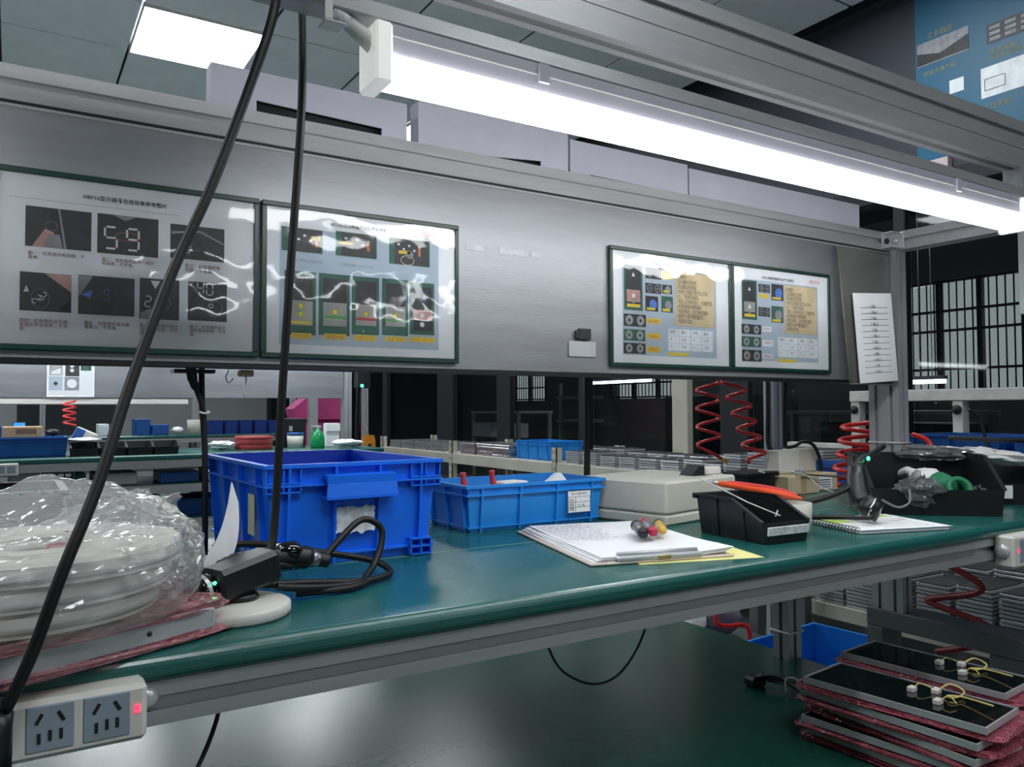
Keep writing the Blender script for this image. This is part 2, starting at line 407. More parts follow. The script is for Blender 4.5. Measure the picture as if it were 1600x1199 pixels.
B(Matrix.Translation((1.8215, 1.132, 1.3775)) @ Matrix.Rotation(-pi/2, 4, 'Y')).lathe([(.007, 0), (.007, .004), (.004, .005)], SILV, 12, caps=True).done('bolt', cb)
B().box(X0, 1.82, 1.192, 1.50, 1.388, 1.400, ALU, .001).done('top_shelf', wb)
# the heavy front beam overhead: two stacked profiles
zb = 1.485
pts = [(.885, zb), (.885, zb+.1), (.845, zb+.1), (.845, zb+.077), (.852, zb+.077), (.852, zb+.065), (.845, zb+.065), (.845, zb+.040), (.8462, zb+.040), (.8462, zb+.038), (.845, zb+.038),
       (.845, zb), (.8585, zb), (.8585, zb+.009), (.8715, zb+.009), (.8715, zb)]
B().prism(pts, 'x', X0, 1.865, ALU).done('front_beam', wb)
B().box(-1.45, 1.735, .773, .807, 1.3825, 1.402, ALU, .002).done('lamp_bar', wb)
for x in (-.10, -1.30): B().box(x, x+.02, .780, .866, 1.402, 1.412, ALU).box(x, x+.02, .852, .866, 1.412, 1.485, ALU).done('lamp_bar_bracket', wb)
B().box(1.69, 1.826, .80, .824, 1.384, 1.400, ALU).done('lamp_bar_bracket', wb)

# --- the tube lamp under the bar
TUBEM = emit('lamp_diffuser', (1, 1, 1), TUBE_E)
HOUSE = mat('lamp_housing', S(176, 174, 186), .45, 0, .04)
CAPM = emit('glowing_lamp_cap', (.86, .86, .84), .45)
def tube_lamp(x0, x1, y, z, label, group=None, detail=True, e=None, bar=True):
    t = thing('tube_lamp', label, 'lamp', (x0, y, z), 0, group)
    M_ = e or TUBEM
    arc = [(y-.024*cos(R(a)), z+.018-.020*sin(R(a))) for a in range(-40, 221, 13)]
    B().prism(arc, 'x', x0+.018, x1-.012, M_).done('diffuser', t)
    B().prism([(y-.018, z+.0312), (y+.018, z+.0312), (y+.017, z+.0645), (y-.017, z+.0645)], 'x', x0+.018, x1-.012, HOUSE).done('housing', t)
    B().box(x0+.018, x1-.012, y-.0185, y-.0172, z+.050, z+.0515, WHITEP).done('trim_line', t)
    for a, b_ in ((x0, x0+.02), (x1-.014, x1)): B().box(a, b_, y-.025, y+.025, z-.004, z+.062, CAPM, .003).done('end_cap', t)
    if detail:
        for x in (.524, 1.428):
            B().box(x, x+.016, y-.021, y-.017, z+.041, z+.0645, HOUSE, .001).done('mounting_clip', t)
    return t
tl = tube_lamp(.316, 1.670, .790, 1.3175, 'long glowing white tube lamp under the overhead front beam')
q = B().tube([(.321, .786, 1.360), (.291, .784, 1.3755)], [.011, .008], WHITEP, 10)
q.done('plug', tl)
B().tube([(.295, .784, 1.3735), (.275, .783, 1.383)], .0080, mat('clear_connector', S(214, 214, 226), .12, 0, .3, 200), 10).done('connector', tl)
B().box(.262, .271, .768, .773, 1.366, 1.398, WHITEP, .001).box(.262, .285, .768, .790, 1.364, 1.3668, WHITEP, .001).done('cord_bracket', tl)
B().tube(spl([(.275, .783, 1.383), (.264, .769, 1.387), (.248, .767, 1.388), (.215, .767, 1.388)], 5), .0024, mat('green_wire', S(70, 120, 100), .5), 6).done('wire', tl)

tube_lamp(-1.40, -.05, .790, 1.3175, 'unseen tube lamp added on the same bar to light the leftmost print', None, False)  # added outside the view to brighten the leftmost sheet
# lamps of the neighbouring rows (all real fixtures of the hall)
ROWT = emit('row_lamp_diffuser', LIGHT_COL, BACK_E)
for (x0, x1, y, z, lab) in ((-.9, .6, 4.2, 1.36, 'tube lamp over the left end of the next bench row'), (.75, 1.75, 4.2, 1.36, 'tube lamp over the right end of the next bench row')):
    tube_lamp(x0, x1, y, z, lab, 'tube lamps of the other bench rows', False, ROWT)
for (x0, x1, y, z, lab) in ((.75, 2.1, -2.4, 1.72, 'tube lamp of the bench row behind the viewer, nearer half'), (2.12, 3.5, -2.4, 1.72, 'tube lamp of the bench row behind the viewer, farther half')):
    t = tube_lamp(x0, x1, y, z, lab, 'tube lamps of the other bench rows', False, ROWT)
    for x in (x0+.2, x1-.2): B().tube([(x, y, z+.06), (x, y, 2.95)], .003, SILV, 6).done('hanger_wire', t)

# ================================================================== SHEETS ON THE BACK PANEL
GFR = mat('green_sleeve_border', S(20, 54, 46), .35)
PB = mat('print_black', S(36, 38, 42), .5, 0, .5, 60); PBK = mat('print_text', S(30, 30, 36), .6); PRED = mat('print_red', S(176, 48, 62), .6)
PDR = mat('print_dark_red', S(120, 48, 60), .6); PBG = mat('print_pale_blue', S(186, 200, 214), .6, 0, .04, 30); PGR = mat('print_green', S(44, 102, 86), .6, 0, .15, 60)
PYE = mat('print_yellow', S(238, 210, 60), .6); PBE = mat('print_beige', S(222, 204, 168), .6); PSI = mat('print_silver', S(170, 168, 164), .6, 0, .15, 40)
PWH = mat('print_white', S(236, 240, 244), .6); PBL = mat('print_blue', S(84, 130, 220), .6); PLR = mat('print_signal_red', S(200, 60, 66), .6); PSK = mat('print_skin', S(198, 156, 150), .6, 0, .2, 50)
POR = mat('print_orange', S(226, 130, 80), .6); PTA = mat('print_grey', S(150, 152, 158), .6, 0, .2, 40); PLG = mat('print_lit_green', S(90, 170, 90), .6)
SEG = {'0': 'abcdef', '2': 'abged', '4': 'fgbc', '5': 'afgcd', '9': 'abcdfg', '3': 'abgcd', '1': 'bc'}
class Sheet:
    """an A4 print in a clear sleeve with green borders, hung on the steel panel; mm from its upper left corner"""
    def __init__(s, name, label, x0, z1, W=319.5, H=227, y=1.1455, edge=None):
        s.x0, s.z1, s.y, s.W, s.H = x0, z1, y, W, H
        s.t = thing(name, label, 'sheet', (x0+W/2000, 1.152, z1-H/1000))
        q = B(); b = 7.5
        for (a, c, d, e) in ((0, 0, W, b), (0, H-b, W, H), (0, b, b, H-b), (W-b, b, W, H-b)):
            q.box(x0+a/1000, x0+d/1000, y-.0012, y+.006, z1-e/1000, z1-c/1000, edge or GFR, .0012)
        q.done('border', s.t)
        B().box(x0+b/1000, x0+(W-b)/1000, y+.002, y+.004, z1-(H-b)/1000, z1-b/1000, PAPER).done('paper', s.t)
        s.p = B(); s.tx = B(); s.lay = 0
    def rc(s, a, c, d, e, m, l=1):
        Y = s.y+.002-.00012*l
        s.p.face([(s.x0+a/1000, Y, s.z1-e/1000), (s.x0+d/1000, Y, s.z1-e/1000), (s.x0+d/1000, Y, s.z1-c/1000), (s.x0+a/1000, Y, s.z1-c/1000)], m); return s
    def poly(s, pts, m, l=2):
        Y = s.y+.002-.00012*l; s.p.face([(s.x0+a/1000, Y, s.z1-c/1000) for a, c in pts], m); return s
    def disc(s, cx, cy, rr, m, l=3, n=16, ry=None):
        return s.poly([(cx+rr*cos(2*pi*i/n), cy+(ry or rr)*sin(2*pi*i/n)) for i in range(n)], m, l)
    def ring(s, cx, cy, rx, ry, w_, m, l=3, n=24):
        Y = s.y+.002-.00012*l; vs = []
        for i in range(n):
            a = 2*pi*i/n
            for k in (0, w_): vs.append((s.x0+(cx+(rx-k)*cos(a))/1000, Y, s.z1-(cy+(ry-k)*sin(a))/1000))
        s.p.add(vs, [(2*i, 2*i+1, (2*i+3) % (2*n), (2*i+2) % (2*n)) for i in range(n)], m); return s
    def txt(s, body, a, c, m=None, width=None, size=4, spacing=1.0, l=4, height=None, bold=0):
        s.tx.text(body, m or PBK, width/1000 if width else None, size/1000, wall_xz(s.x0+a/1000, s.y+.002-.00012*l, s.z1-c/1000), spacing=spacing, height=height/1000 if height else None, bold=bold); return s
    def seg(s, ch, cx, cy, h, m, rot=0, l=3):
        w_ = h*.5; t = h*.09
        S_ = {'a': (-w_/2, -h/2, w_/2, -h/2), 'g': (-w_/2, 0, w_/2, 0), 'd': (-w_/2, h/2, w_/2, h/2), 'f': (-w_/2, -h/2, -w_/2, 0), 'b': (w_/2, -h/2, w_/2, 0), 'e': (-w_/2, 0, -w_/2, h/2), 'c': (w_/2, 0, w_/2, h/2)}
        for k in SEG[ch]:
            a, b, c, d = S_[k]; dx, dy = c-a, d-b; L = math.hypot(dx, dy); dx, dy = dx/L, dy/L; g = h*.06
            P = [(a+dx*g-dy*t/2, b+dy*g+dx*t/2), (c-dx*g-dy*t/2, d-dy*g+dx*t/2), (c-dx*g+dy*t/2, d-dy*g-dx*t/2), (a+dx*g+dy*t/2, b+dy*g-dx*t/2)]
            cr, sr = cos(rot), sin(rot)
            s.poly([(cx+x*cr-y*sr, cy+x*sr+y*cr) for x, y in P], m, l)
        return s
    def end(s, wr=3):
        tag(s.p.done('print', s.t, recalc=False), kind='stuff'); tag(s.tx.done('lettering', s.t, recalc=False), kind='stuff')
        # the clear cover, gently wavy
        n, k = 40, 24; vs = []; W, H = s.W/1000, s.H/1000
        for j in range(k+1):
            for i in range(n+1):
                a, b = i/n, j/k; e = min(a, 1-a, b, 1-b)*6; e = min(1, e)
                d = .0016*e*(noise.noise(Vector((a*3.2+s.x0*9, b*3+1, 2)))+.35*noise.noise(Vector((a*12, b*9, s.x0*7))))
                vs.append((s.x0+.006+(W-.012)*a, s.y-.0004-d*wr/3, s.z1-.006-(H-.012)*b))
        B().add(vs, [(j*(n+1)+i, j*(n+1)+i+1, (j+1)*(n+1)+i+1, (j+1)*(n+1)+i) for j in range(k) for i in range(n)], SLV, True).done('clear_cover', s.t)

# sheet 1: defect examples
s = Sheet('instruction_sheet', 'large sleeved print with seven dark display photos and red captions, leftmost on the panel', -.0235, 1.2725)
s.txt('HBP16显示器不合格现象参考图片', 98, 24, width=99, bold=.012)
s.rc(18, 37.5, 215, 38, PTA)
for a in ((34.9, 47, 107.5, 97.4), (114.2, 46.5, 187, 97.9), (201.8, 49.5, 272, 96), (30.1, 129.7, 85.9, 177.9), (93.5, 128.4, 158.8, 178.5), (164.8, 126.2, 213.8, 180.4), (224.8, 125.7, 276, 179.2)): s.rc(*a, PB)
s.poly([(42, 97.2), (56, 74), (66, 78), (72, 97.2)], PSK).poly([(55, 97), (60, 80), (72, 80), (76, 97)], PTA, 3).ring(63, 70, 7, 6, .4, PTA, 4).poly([(70, 47), (72, 47), (80, 97), (77, 97)], PTA)
s.seg('5', 130, 77, 28, PWH).seg('9', 156, 77, 28, PWH).poly([(133, 47), (160, 47), (147, 53)], PTA).ring(150, 74, 15, 6, .5, POR, 4)
s.poly([(203, 60), (240, 55), (271, 70), (271, 72), (240, 58), (203, 63)], PTA).seg('3', 222, 76, 22, PTA)
s.poly([(30.2, 129.8), (48, 129.8), (85.8, 160), (85.8, 177.8), (70, 177.8)], PB).poly([(56, 129.8), (85.8, 129.8), (85.8, 152)], PSK).poly([(85.8, 161), (85.8, 177.8), (70, 177.8)], PTA)
s.poly([(37, 146), (34, 155), (40, 154)], PWH, 3).seg('2', 48, 163, 11, PWH, .6).seg('3', 54, 159, 11, PWH, .6).ring(52, 162, 10, 13, .4, PTA, 4)
s.poly([(96, 153), (110, 147), (107, 158)], PBL).poly([(94, 129), (110, 129), (98, 150), (94, 156)], PTA).seg('5', 126, 152, 13, PBL, .15).ring(138, 171, 2.6, 2.6, .6, PBL)
s.poly([(178, 129), (190, 129), (184, 140)], PWH).seg('2', 175, 157, 14, PWH).ring(197, 158, 6, 8, .4, PTA, 4).poly([(166, 172), (180, 166), (190, 180), (166, 180)], PTA)
s.seg('4', 241, 134, 16, PWH).seg('0', 253, 135, 16, PWH).ring(255, 158, 3, 3, .8, PWH).ring(260, 162, 10, 11, .4, PTA, 4)
for body, a, c, wd in (('图一：红色圈内有划痕，不\n合格。', 38.4, 103, 62), ('图二：橙色圈内显示力显示\n有缺痕，不合格。', 119.7, 103.5, 62), ('图三：红色圈内有\n划痕，不合格。', 220.7, 102, 46), ('图四：红色圈内显示器\n有显示不全现象，不合\n格。', 30.1, 187.5, 52), ('图五：红色圈内显示器\n有亮点，不合格。', 100.9, 187, 52), ('图六：红色圈内显示\n器有黑点现象，不合\n格。', 165.5, 186.5, 47), ('图七：红色圈内显示\n器有漏光现象，不合\n格。', 227.5, 185, 47)):
    s.txt(body, a, c, PDR, width=wd)
s.end(3.2)

# sheet 2: product reference pictures
s = Sheet('instruction_sheet', 'sleeved print of elevator call panels with yellow labels, right of the seven-photo print', .2995, 1.2725)
s.rc(26, 35, 283, 206.6, PBG).txt('HBP16机械召唤盒产品生产参考图', 97.4, 20, width=95, bold=.012)
for e in ((250.8, 15, 286.9, 15.6), (250.8, 22.4, 286.9, 23), (250.8, 15, 251.4, 23), (286.3, 15, 286.9, 23)): s.rc(*e, PLR, 2)
s.txt('受控文件', 253, 16.5, PLR, width=31)
for (a, c, d, e), k in zip(((28.7, 34.7, 90, 69.9), (110.2, 32.4, 176.2, 69.3), (196.8, 32.1, 267.2, 73.6)), range(3)):
    s.rc(a, c, d, e, PGR, 2).rc(a+9, c+1, d-2, e-1, PB, 3)
    for i in range(5): s.rc(a+14+i*9, c+8+(i*7 % 13), a+18+i*9, c+11+(i*7 % 13), PWH, 4)
    s.rc(a+(44, 6, 16)[k], c+(10, 15, 19)[k], a+(58, 26, 36)[k], c+(16, 19, 24)[k], PYE, 4).rc(a+50, c+12, a+54, c+26, POR, 4)
s.ring(228, 66, 12, 8, 1, PBE, 4).disc(232, 57, 6, PTA, 4)
s.txt('外观标识图片参数', 50, 80, PTA, width=40).txt('下行保留箭头 600mm（左）', 115, 80, PTA, width=56)
for k, (a, c, d, e) in enumerate(((33, 98.6, 79.9, 191.9), (84.4, 98.3, 132.5, 190.6), (135.8, 98.3, 180.1, 187.2), (184.9, 97.6, 229.2, 186.1), (231.8, 99.5, 275.1, 182.8))):
    W_ = d-a; s.rc(a, c, d, e, PGR, 2).rc(a+.14*W_, c+7, d-.1*W_, c+45, PB, 3)
    if k < 4:
        s.rc(a+.14*W_, c+43, d-.1*W_, e-14, PSI, 4)
        for i in range(2 if k == 0 else 1): s.disc(a+.52*W_, c+51+i*12+(0 if k == 0 else 6), 4.6, PLG, 5).disc(a+.52*W_, c+51+i*12+(0 if k == 0 else 6), 3.6, PYE, 6)
        if k: s.rc(a+.16*W_, c+63, d-.12*W_, c+67, (0, PLG, PLR, PLG)[k], 5)
        else: s.rc(a+.2*W_, e-20, d-.15*W_, e-16, PYE, 5)
    else:
        s.rc(a+.14*W_, c+44, d-.06*W_, e-14, PSK, 4).rc(a+.14*W_, c+60, d-.06*W_, e-6, PB, 5).disc(a+.5*W_, c+53, 4, PWH, 6).disc(a+.5*W_, c+67, 4, PWH, 6)
        s.poly([(a+.5*W_-3, c+17), (a+.5*W_+3, c+17), (a+.5*W_, c+11)], PBL, 5).seg('1', a+.45*W_, c+26, 9, PBL, 0, 5).seg('9', a+.6*W_, c+26, 9, PBL, 0, 5)
for (a, c, d, e), tx in zip(((44.3, 189.2, 73.6, 197.7), (92.3, 188, 127.1, 196.5), (140.1, 187.9, 174.5, 196.7), (190.8, 187.9, 224.9, 195.7), (231.8, 186.7, 275.9, 194.8)), ('外呼按钮盒', '底层呼梯', '故障（下行）', '底层（上行）', '中间层（上行上下）')):
    s.rc(a, c, d, e, PYE, 3).txt(tx, a+4, c+2.2, POR, width=(d-a)-8)
s.end(2.8)

def notes_sheet(label, x0, photos, rows, beige, tab, yl, stamp, wl):
    s = Sheet('instruction_sheet', label, x0, 1.2755, 322, 226)
    s.rc(31, 32, 279, 203.5, PBG).txt('HBP16机械召唤盒产品生产注意事项', 95, 21.5, width=103, bold=.01)
    s.txt('受控文件', stamp, 17.5, PLR, width=35)
    for k, (a, c, d, e) in enumerate(photos):
        if k == 0:
            s.rc(a, c, d, e, PGR, 2).rc(a+4, c+3, d-4, e-7, PB, 3).rc(a+6, c+.55*(e-c), d-6, e-16, PSI if x0 > 1.2 else PSK, 4).rc(a+7, e-12, d-6, e-6, PYE, 4)
            s.poly([((a+d)/2-4, c+22), ((a+d)/2+4, c+22), ((a+d)/2, c+14)], PWH, 5).disc((a+d)/2, c+.68*(e-c), 4, PWH, 5).disc((a+d)/2, c+.8*(e-c), 4, PTA, 5)
        elif k in (1, 2):
            s.rc(a, c, d, e, PB, 2)
            for i in (.27, .76): s.ring(a+i*(d-a), (c+e)/2, .17*(d-a), .40*(e-c), 1.5, PTA, 3, 12).disc(a+i*(d-a), (c+e)/2, 2, PTA, 4)
        else:
            s.rc(a, c, d, e, PB if k % 2 else PGR, 2).disc(a+.6*(d-a), c+.55*(e-c), .3*(d-a), PBL if k == 3 else PTA, 3).rc(a+3, e-7, d-8, e-2, PYE, 4)
    for k, (a, c, d, e) in enumerate(rows):
        s.rc(a, c, d, e, PB if k != 1 else PGR, 2)
        for i in (.25, .75): s.disc(a+i*(d-a), (c+e)/2, .42*(e-c), PTA, 3).disc(a+i*(d-a), (c+e)/2, .33*(e-c), PSI, 4).disc(a+i*(d-a), (c+e)/2, .13*(e-c), PB, 5)
    for k, (a, c, d, e) in enumerate(wl): s.rc(a, c, d, e, PYE if x0 < 1.2 else PWH, 2).txt(('凹凸按键', '外圈发光', '字符发光')[k], a+5, c+3, PLR, width=(d-a)-10)
    for (a, c, d, e) in yl: s.rc(a, c, d, e, PYE, 2)
    a, c, d, e = beige; s.rc(a-.6, c-.6, d+.6, e+.6, PTA, 2).rc(a, c, d, e, PBE, 3)
    L = ['注意事项：', '1.显示器有九处划痕；', '2.检查螺丝是否锁紧；', '3.大部分召唤盒为图示向上方向，', '4.上、下按键不能装反；', '5.锁线上应有防松标记，打线要牢固，', '6.机壳里面保护膜需撕掉；', '7.检验合格后，应在合格证盖章，', '8.装配时注意不要遗漏垫片；', '9.包装前应清洁。']
    s.txt('\n'.join(L), a+4, c+5, PBK, width=(d-a)-9, height=(e-c)-10, spacing=1.0)
    a, c, d, e = tab
    for i in range(2):
        for j in range(3):
            for k in range(2):
                xa = a+(i*2+k)*(d-a)/4+(1.5 if i else 0); ya = c+j*(e-c)/3
                s.rc(xa, ya, xa+(d-a)/4-.8, ya+(e-c)/3-.8, PWH, 3)
                s.txt((('字符', '意义'), ('△', '上行'), ('▽', '下行'))[j][k] if j == 0 or k else 'AV'[j-1], xa+5, ya+3, PBK, size=7)
    s.end(2.8)
notes_sheet('sleeved print with beige notes and yellow-labelled button photos, left of the two on the right', .937,
    ((34.8, 31.8, 80.8, 118.4), (88.4, 33.2, 129.1, 54.6), (88, 63.3, 128.7, 82.8), (87.7, 88.2, 120.4, 117.4), (128.7, 85.8, 159, 117.4), (131, 63.4, 156.7, 80.8)),
    ((33.4, 125.7, 88.9, 149.1), (33.1, 154.8, 86.6, 176.3), (32.8, 180.6, 87.1, 201)), (165.5, 35.1, 273.1, 141.4), (145.7, 148.5, 267, 191.8),
    ((131.3, 36.6, 157.1, 52.3), (144.3, 195.2, 199.9, 201.1)), 239, ((91, 130.9, 126, 141.3), (90.7, 160.1, 125.6, 170.8), (90.3, 185.4, 124, 196.8)))
notes_sheet('sleeved print with beige notes and white-labelled button photos, beside the right-hand post', 1.2605,
    ((31.3, 34.2, 77.6, 117.7), (83, 39.5, 119.7, 56.9), (82, 89, 118.6, 108.9), (124, 36.2, 162.7, 71.4), (123, 84, 161.6, 119.6)),
    ((29.5, 127.8, 89.8, 148.5), (29, 153.9, 89.3, 175.5), (29.8, 181.9, 90, 206.2)), (165.5, 35.5, 274.5, 140.9), (143.1, 150.3, 275.8, 194),
    ((85.9, 60.4, 113.6, 69.2), (142, 198.1, 201, 204.7)), 251, ((94, 129.8, 122.7, 140.8), (93.4, 159.1, 126.9, 172.4), (92.8, 188.3, 126.3, 198.6)))

# empty clear pocket and the printed list by the post
pk = thing('plastic_pocket', 'empty clear plastic pocket hanging between the last print and the post', 'plastic pocket', (1.70, 1.14, 1.03))
n, k = 20, 30; vs = []
for j in range(k+1):
    for i in range(n+1):
        a, b = i/n, j/k
        vs.append((1.598+.205*a+.03*b*(1-a), 1.138-.006*b+.006*noise.noise(Vector((a*3, b*2.4, 5)))*b, 1.343-.318*b))
MURK = film('grey_pocket_film', S(180, 178, 172), .80, .12, .22, 7, .5)
B().add(vs, [(j*(n+1)+i, j*(n+1)+i+1, (j+1)*(n+1)+i+1, (j+1)*(n+1)+i) for j in range(k) for i in range(n)], MURK, True).done('film', pk)
WELD = mat('pocket_weld', S(118, 124, 108), .4)
B().tube([(1.599, 1.137, 1.342), (1.632, 1.132, 1.026)], .0016, WELD, 5).tube([(1.599, 1.137, 1.343), (1.803, 1.137, 1.343)], .0016, WELD, 5).tube([(1.632, 1.132, 1.026), (1.80, 1.132, 1.026)], .0016, WELD, 5).done('seam', pk)
ls = thing('printed_list', 'narrow white paper list with twelve ruled lines hanging on the post', 'paper list', (1.735, 1.127, 1.03))
LP = [(1.640, 1.236), (1.789, 1.246), (1.811, 1.036), (1.661, 1.027)]
def LQ(a, b, y): p = [LP[0][i]*(1-a)*(1-b)+LP[1][i]*a*(1-b)+LP[2][i]*a*b+LP[3][i]*(1-a)*b for i in (0, 1)]; return (p[0], y, p[1])
q = B()
q.loft([[LQ(0, 0, 1.1275), LQ(1, 0, 1.1275), LQ(1, 1, 1.1265), LQ(0, 1, 1.1265)], [LQ(0, 0, 1.1285), LQ(1, 0, 1.1285), LQ(1, 1, 1.1275), LQ(0, 1, 1.1275)]], PAPER)
q.done('sheet', ls)
q = B()
for i in range(12):
    b = .13+i*.0665
    q.face([LQ(.16, b+.03, 1.1266), LQ(.86, b+.03, 1.1266), LQ(.86, b+.035, 1.1266), LQ(.16, b+.035, 1.1266)], INK)
    p = LQ(.40, b, 1.1264); q.text('%d. 螺丝刀' % (i+1) if i % 2 else '%d. 剪钳' % (i+1), PBK, width=.030 if i % 2 else .022, M=wall_xz(*p))
q.done('print', ls, recalc=False)

# ================================================================== CARTONS ON TOP OF THE BENCH
def carton(label, x0, x1, zt, notch, y0=1.205, d=.032):
    t = thing('carton', label, 'carton', ((x0+x1)/2, y0+d/2, 1.40), 0, 'cartons on top of the bench')
    z0 = 1.4005; th = .003
    fp = [(x0, z0), ]
    if notch:
        a, b, ha, hb = notch; fp += [(a, z0), (a, ha), (b, hb), (b, z0)]
    fp += [(x1, z0), (x1, zt), (x0, zt)]
    B().prism(fp, 'y', y0, y0+th, CARTW).done('front_panel', t)
    q = B(); q.box(x0, x0+th, y0+th, y0+d, z0, zt, CARTW).box(x1-th, x1, y0+th, y0+d, z0, zt, CARTW).box(x0+th, x1-th, y0+d-th, y0+d, z0, zt, CARTW); q.box(x0+th, x1-th, y0+th, y0+d-th, z0, z0+th, CARTW)
    q.done('body', t)
    B().box(x0+th+.001, x1-th-.001, y0+d-th-.004, y0+d-th-.001, z0+th, zt-th-.001, DARKGAP).done('slot_shade', t)  # dark sheet behind the opening puts the slot's shade into colour
    q = B(); q.box(x0+th, x1-th, y0+th, y0+d*.5-.001, zt-th, zt, CARTW); q.done('flap', t)
    q = B(); q.box(x0+th, x1-th, y0+d*.5+.001, y0+d-th, zt-th, zt, CARTW); q.done('flap', t)
    return t
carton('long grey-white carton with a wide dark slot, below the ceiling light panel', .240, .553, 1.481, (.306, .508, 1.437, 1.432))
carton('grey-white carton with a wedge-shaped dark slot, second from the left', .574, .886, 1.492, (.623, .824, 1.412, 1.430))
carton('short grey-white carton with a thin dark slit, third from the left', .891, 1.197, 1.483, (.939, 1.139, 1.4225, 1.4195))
carton('long plain grey-white carton at the right end of the row', 1.2015, 1.785, 1.477, None)
PANELB = mat('pale_board', S(206, 204, 196), .6)
t = tag(B().box(1.62, 1.86, 1.45, 1.47, 1.4005, 1.56, PANELB, .002).done('board'), 'pale cream board leaning behind the long plain carton', 'board')

# ================================================================== POWER STRIPS AND CABLES
def power_strip(label, x0, x1, z0, z1, mods, led, y0=.7565):
    t = thing('power_strip', label, 'power strip', ((x0+x1)/2, y0, z0), 0, 'power strips on the front rail')
    B().box(x0, x1, y0-.034, y0, z0, z1, WHITEP, .004).done('body', t)
    for (a, b, c, d) in mods:
        m = B().box(a, b, y0-.0352, y0-.033, c, d, mat('grey_socket', S(140, 152, 164), .45), .001).done('socket', t)
        cx, cz = (a+b)/2, (c+d)/2; q = B(); Y = y0-.0356
        for dx, dz, rt, w_, h in ((-.0075, .008, .5, .0026, .0085), (.0075, .008, -.5, .0026, .0085), (-.0075, -.007, 0, .0026, .008), (0, -.0055, 0, .0026, .008), (.0075, -.0055, 0, .0026, .008)):
            q.M = Matrix.Translation((cx+dx, Y, cz+dz)) @ Matrix.Rotation(rt, 4, 'Y'); q.box(-w_/2, w_/2, -.0004, .0012, -h/2, h/2, BLACKG)
        q.done('pin_hole', m)
    if led:
        B().box(led[0], led[0]+.0035, y0-.0355, y0-.033, led[1], led[1]+.006, emit('red_indicator', (1, .03, .08), 2.5)).done('indicator_light', t)
    return t
ps = power_strip('cream power strip with grey sockets and red light, screwed to the rail at left', -.16, .0985, .700, .746,
    [(-.030, .0045, .7065, .742), (.0125, .0455, .7065, .742), (.0515, .0855, .7065, .742)], (.0890, .7235))
B(Matrix.Translation((.103, .757, .722)) @ Matrix.Rotation(pi/2, 4, 'X')).lathe([(.009, 0), (.009, .003), (.006, .0055), (.002, .006)], SILV, 14, caps=True).done('screw', ps)
ps2 = power_strip('white power strip on the rail at the far right end of the bench', 1.498, 1.78, .685, .742, [(1.519, 1.563, .694, .735)], (1.5125, .713))
B(Matrix.Translation((1.4975, .742, .714)) @ Matrix.Rotation(-pi/2, 4, 'Y')).lathe([(.013, 0), (.013, .003), (.007, .006)], SILV, 12, caps=True).done('gland', ps2)

c1 = thing('power_cable', 'thick black cable slanting down to the plug in the left power strip', 'cable', (.1, .76, .74))
p1 = [(.236, .838, 1.484), (.228, .80, 1.44), (.212, .765, 1.368), (.2005, .760, 1.322), (.176, .760, 1.244), (.149, .752, 1.168), (.118, .742, 1.093), (.083, .722, .993), (.058, .700, .912), (.0347, .685, .852), (.0155, .685, .793), (.000, .692, .754)]
B().tube(spl(p1, 6), .0046, BLACKC, 10).done('cord', c1)
B().tube([(.0, .696, .752), (-.004, .694, .742), (-.007, .694, .728), (-.008, .696, .712)], [.0055, .0085, .011, .011], BLACKP, 12).box(-.022, .004, .690, .721, .704, .732, BLACKP, .004).done('plug', c1)
c2 = thing('power_cable', 'thick black cable hanging straight down in front of the big blue crate', 'cable', (.25, .87, .79))
p2 = [(.266, .865, 1.484), (.266, .86, 1.44), (.2665, .856, 1.40), (.267, .86, 1.297), (.260, .87, 1.141), (.254, .88, .999), (.251, .885, .914), (.248, .885, .858), (.243, .88, .824), (.230, .872, .803), (.222, .868, .7975)]
B().tube(spl(p2, 6), .0045, BLACKC, 10).done('cord', c2)
q = B().tube(spl([(.176, .81, .690), (.170, .806, .67), (.158, .80, .645), (.140, .79, .62), (.10, .78, .57), (.09, .8, .452)], 6), .0022, BLACKC, 7)
tag(q.done('hanging_wire'), 'thin black wire dropping below the rail at left', 'wire')
q = B().tube(spl([(.645, .95, .735), (.650, .95, .66), (.656, .95, .632), (.684, .95, .589), (.743, .95, .560), (.798, .95, .573), (.844, .95, .635), (.86, .96, .735)], 6), .0018, BLACKC, 7)
tag(q.done('hanging_wire'), 'thin black wire drooping in a loop under the middle of the bench', 'wire')
cbp = thing('cable_bundle', 'pair of black cables with a plug, dropping from the panel behind the big crate', 'cable', (.235, 1.19, .76))
B().tube(spl([(.213, 1.19, 1.035), (.216, 1.19, 1.015), (.222, 1.195, 1.0), (.2335, 1.20, .965), (.235, 1.20, .90), (.236, 1.20, .764)], 5), [.007]*6+[.006]*4+[.0035]*16, BLACKC, 8).done('cord', cbp)
B().tube(spl([(.231, 1.205, 1.035), (.232, 1.205, .98), (.237, 1.206, .90), (.238, 1.206, .764)], 5), .0042, BLACKC, 8).done('cord', cbp)
B().box(.190, .245, 1.18, 1.21, 1.0235, 1.0283, BLACKP).done('clip', cbp)
B().tube(spl([(.228, 1.197, .968), (.234, 1.192, .966), (.2405, 1.198, .968), (.234, 1.21, .969)], 4, True), .0016, WHITEP, 6, True).done('cable_tie', cbp)
cbp = thing('cable_bundle', 'pair of thin black cables dropping behind the white enclosure box', 'cable', (.95, 1.33, .76))
B().tube(spl([(1.02, 1.33, 1.15), (1.021, 1.33, 1.0), (1.022, 1.332, .9), (1.02, 1.335, .762)], 5), .0042, BLACKC, 8).done('cord', cbp)
B().tube(spl([(1.031, 1.335, 1.15), (1.031, 1.335, 1.0), (1.030, 1.335, .9), (1.030, 1.336, .762)], 5), .0036, BLACKC, 8).done('cord', cbp)
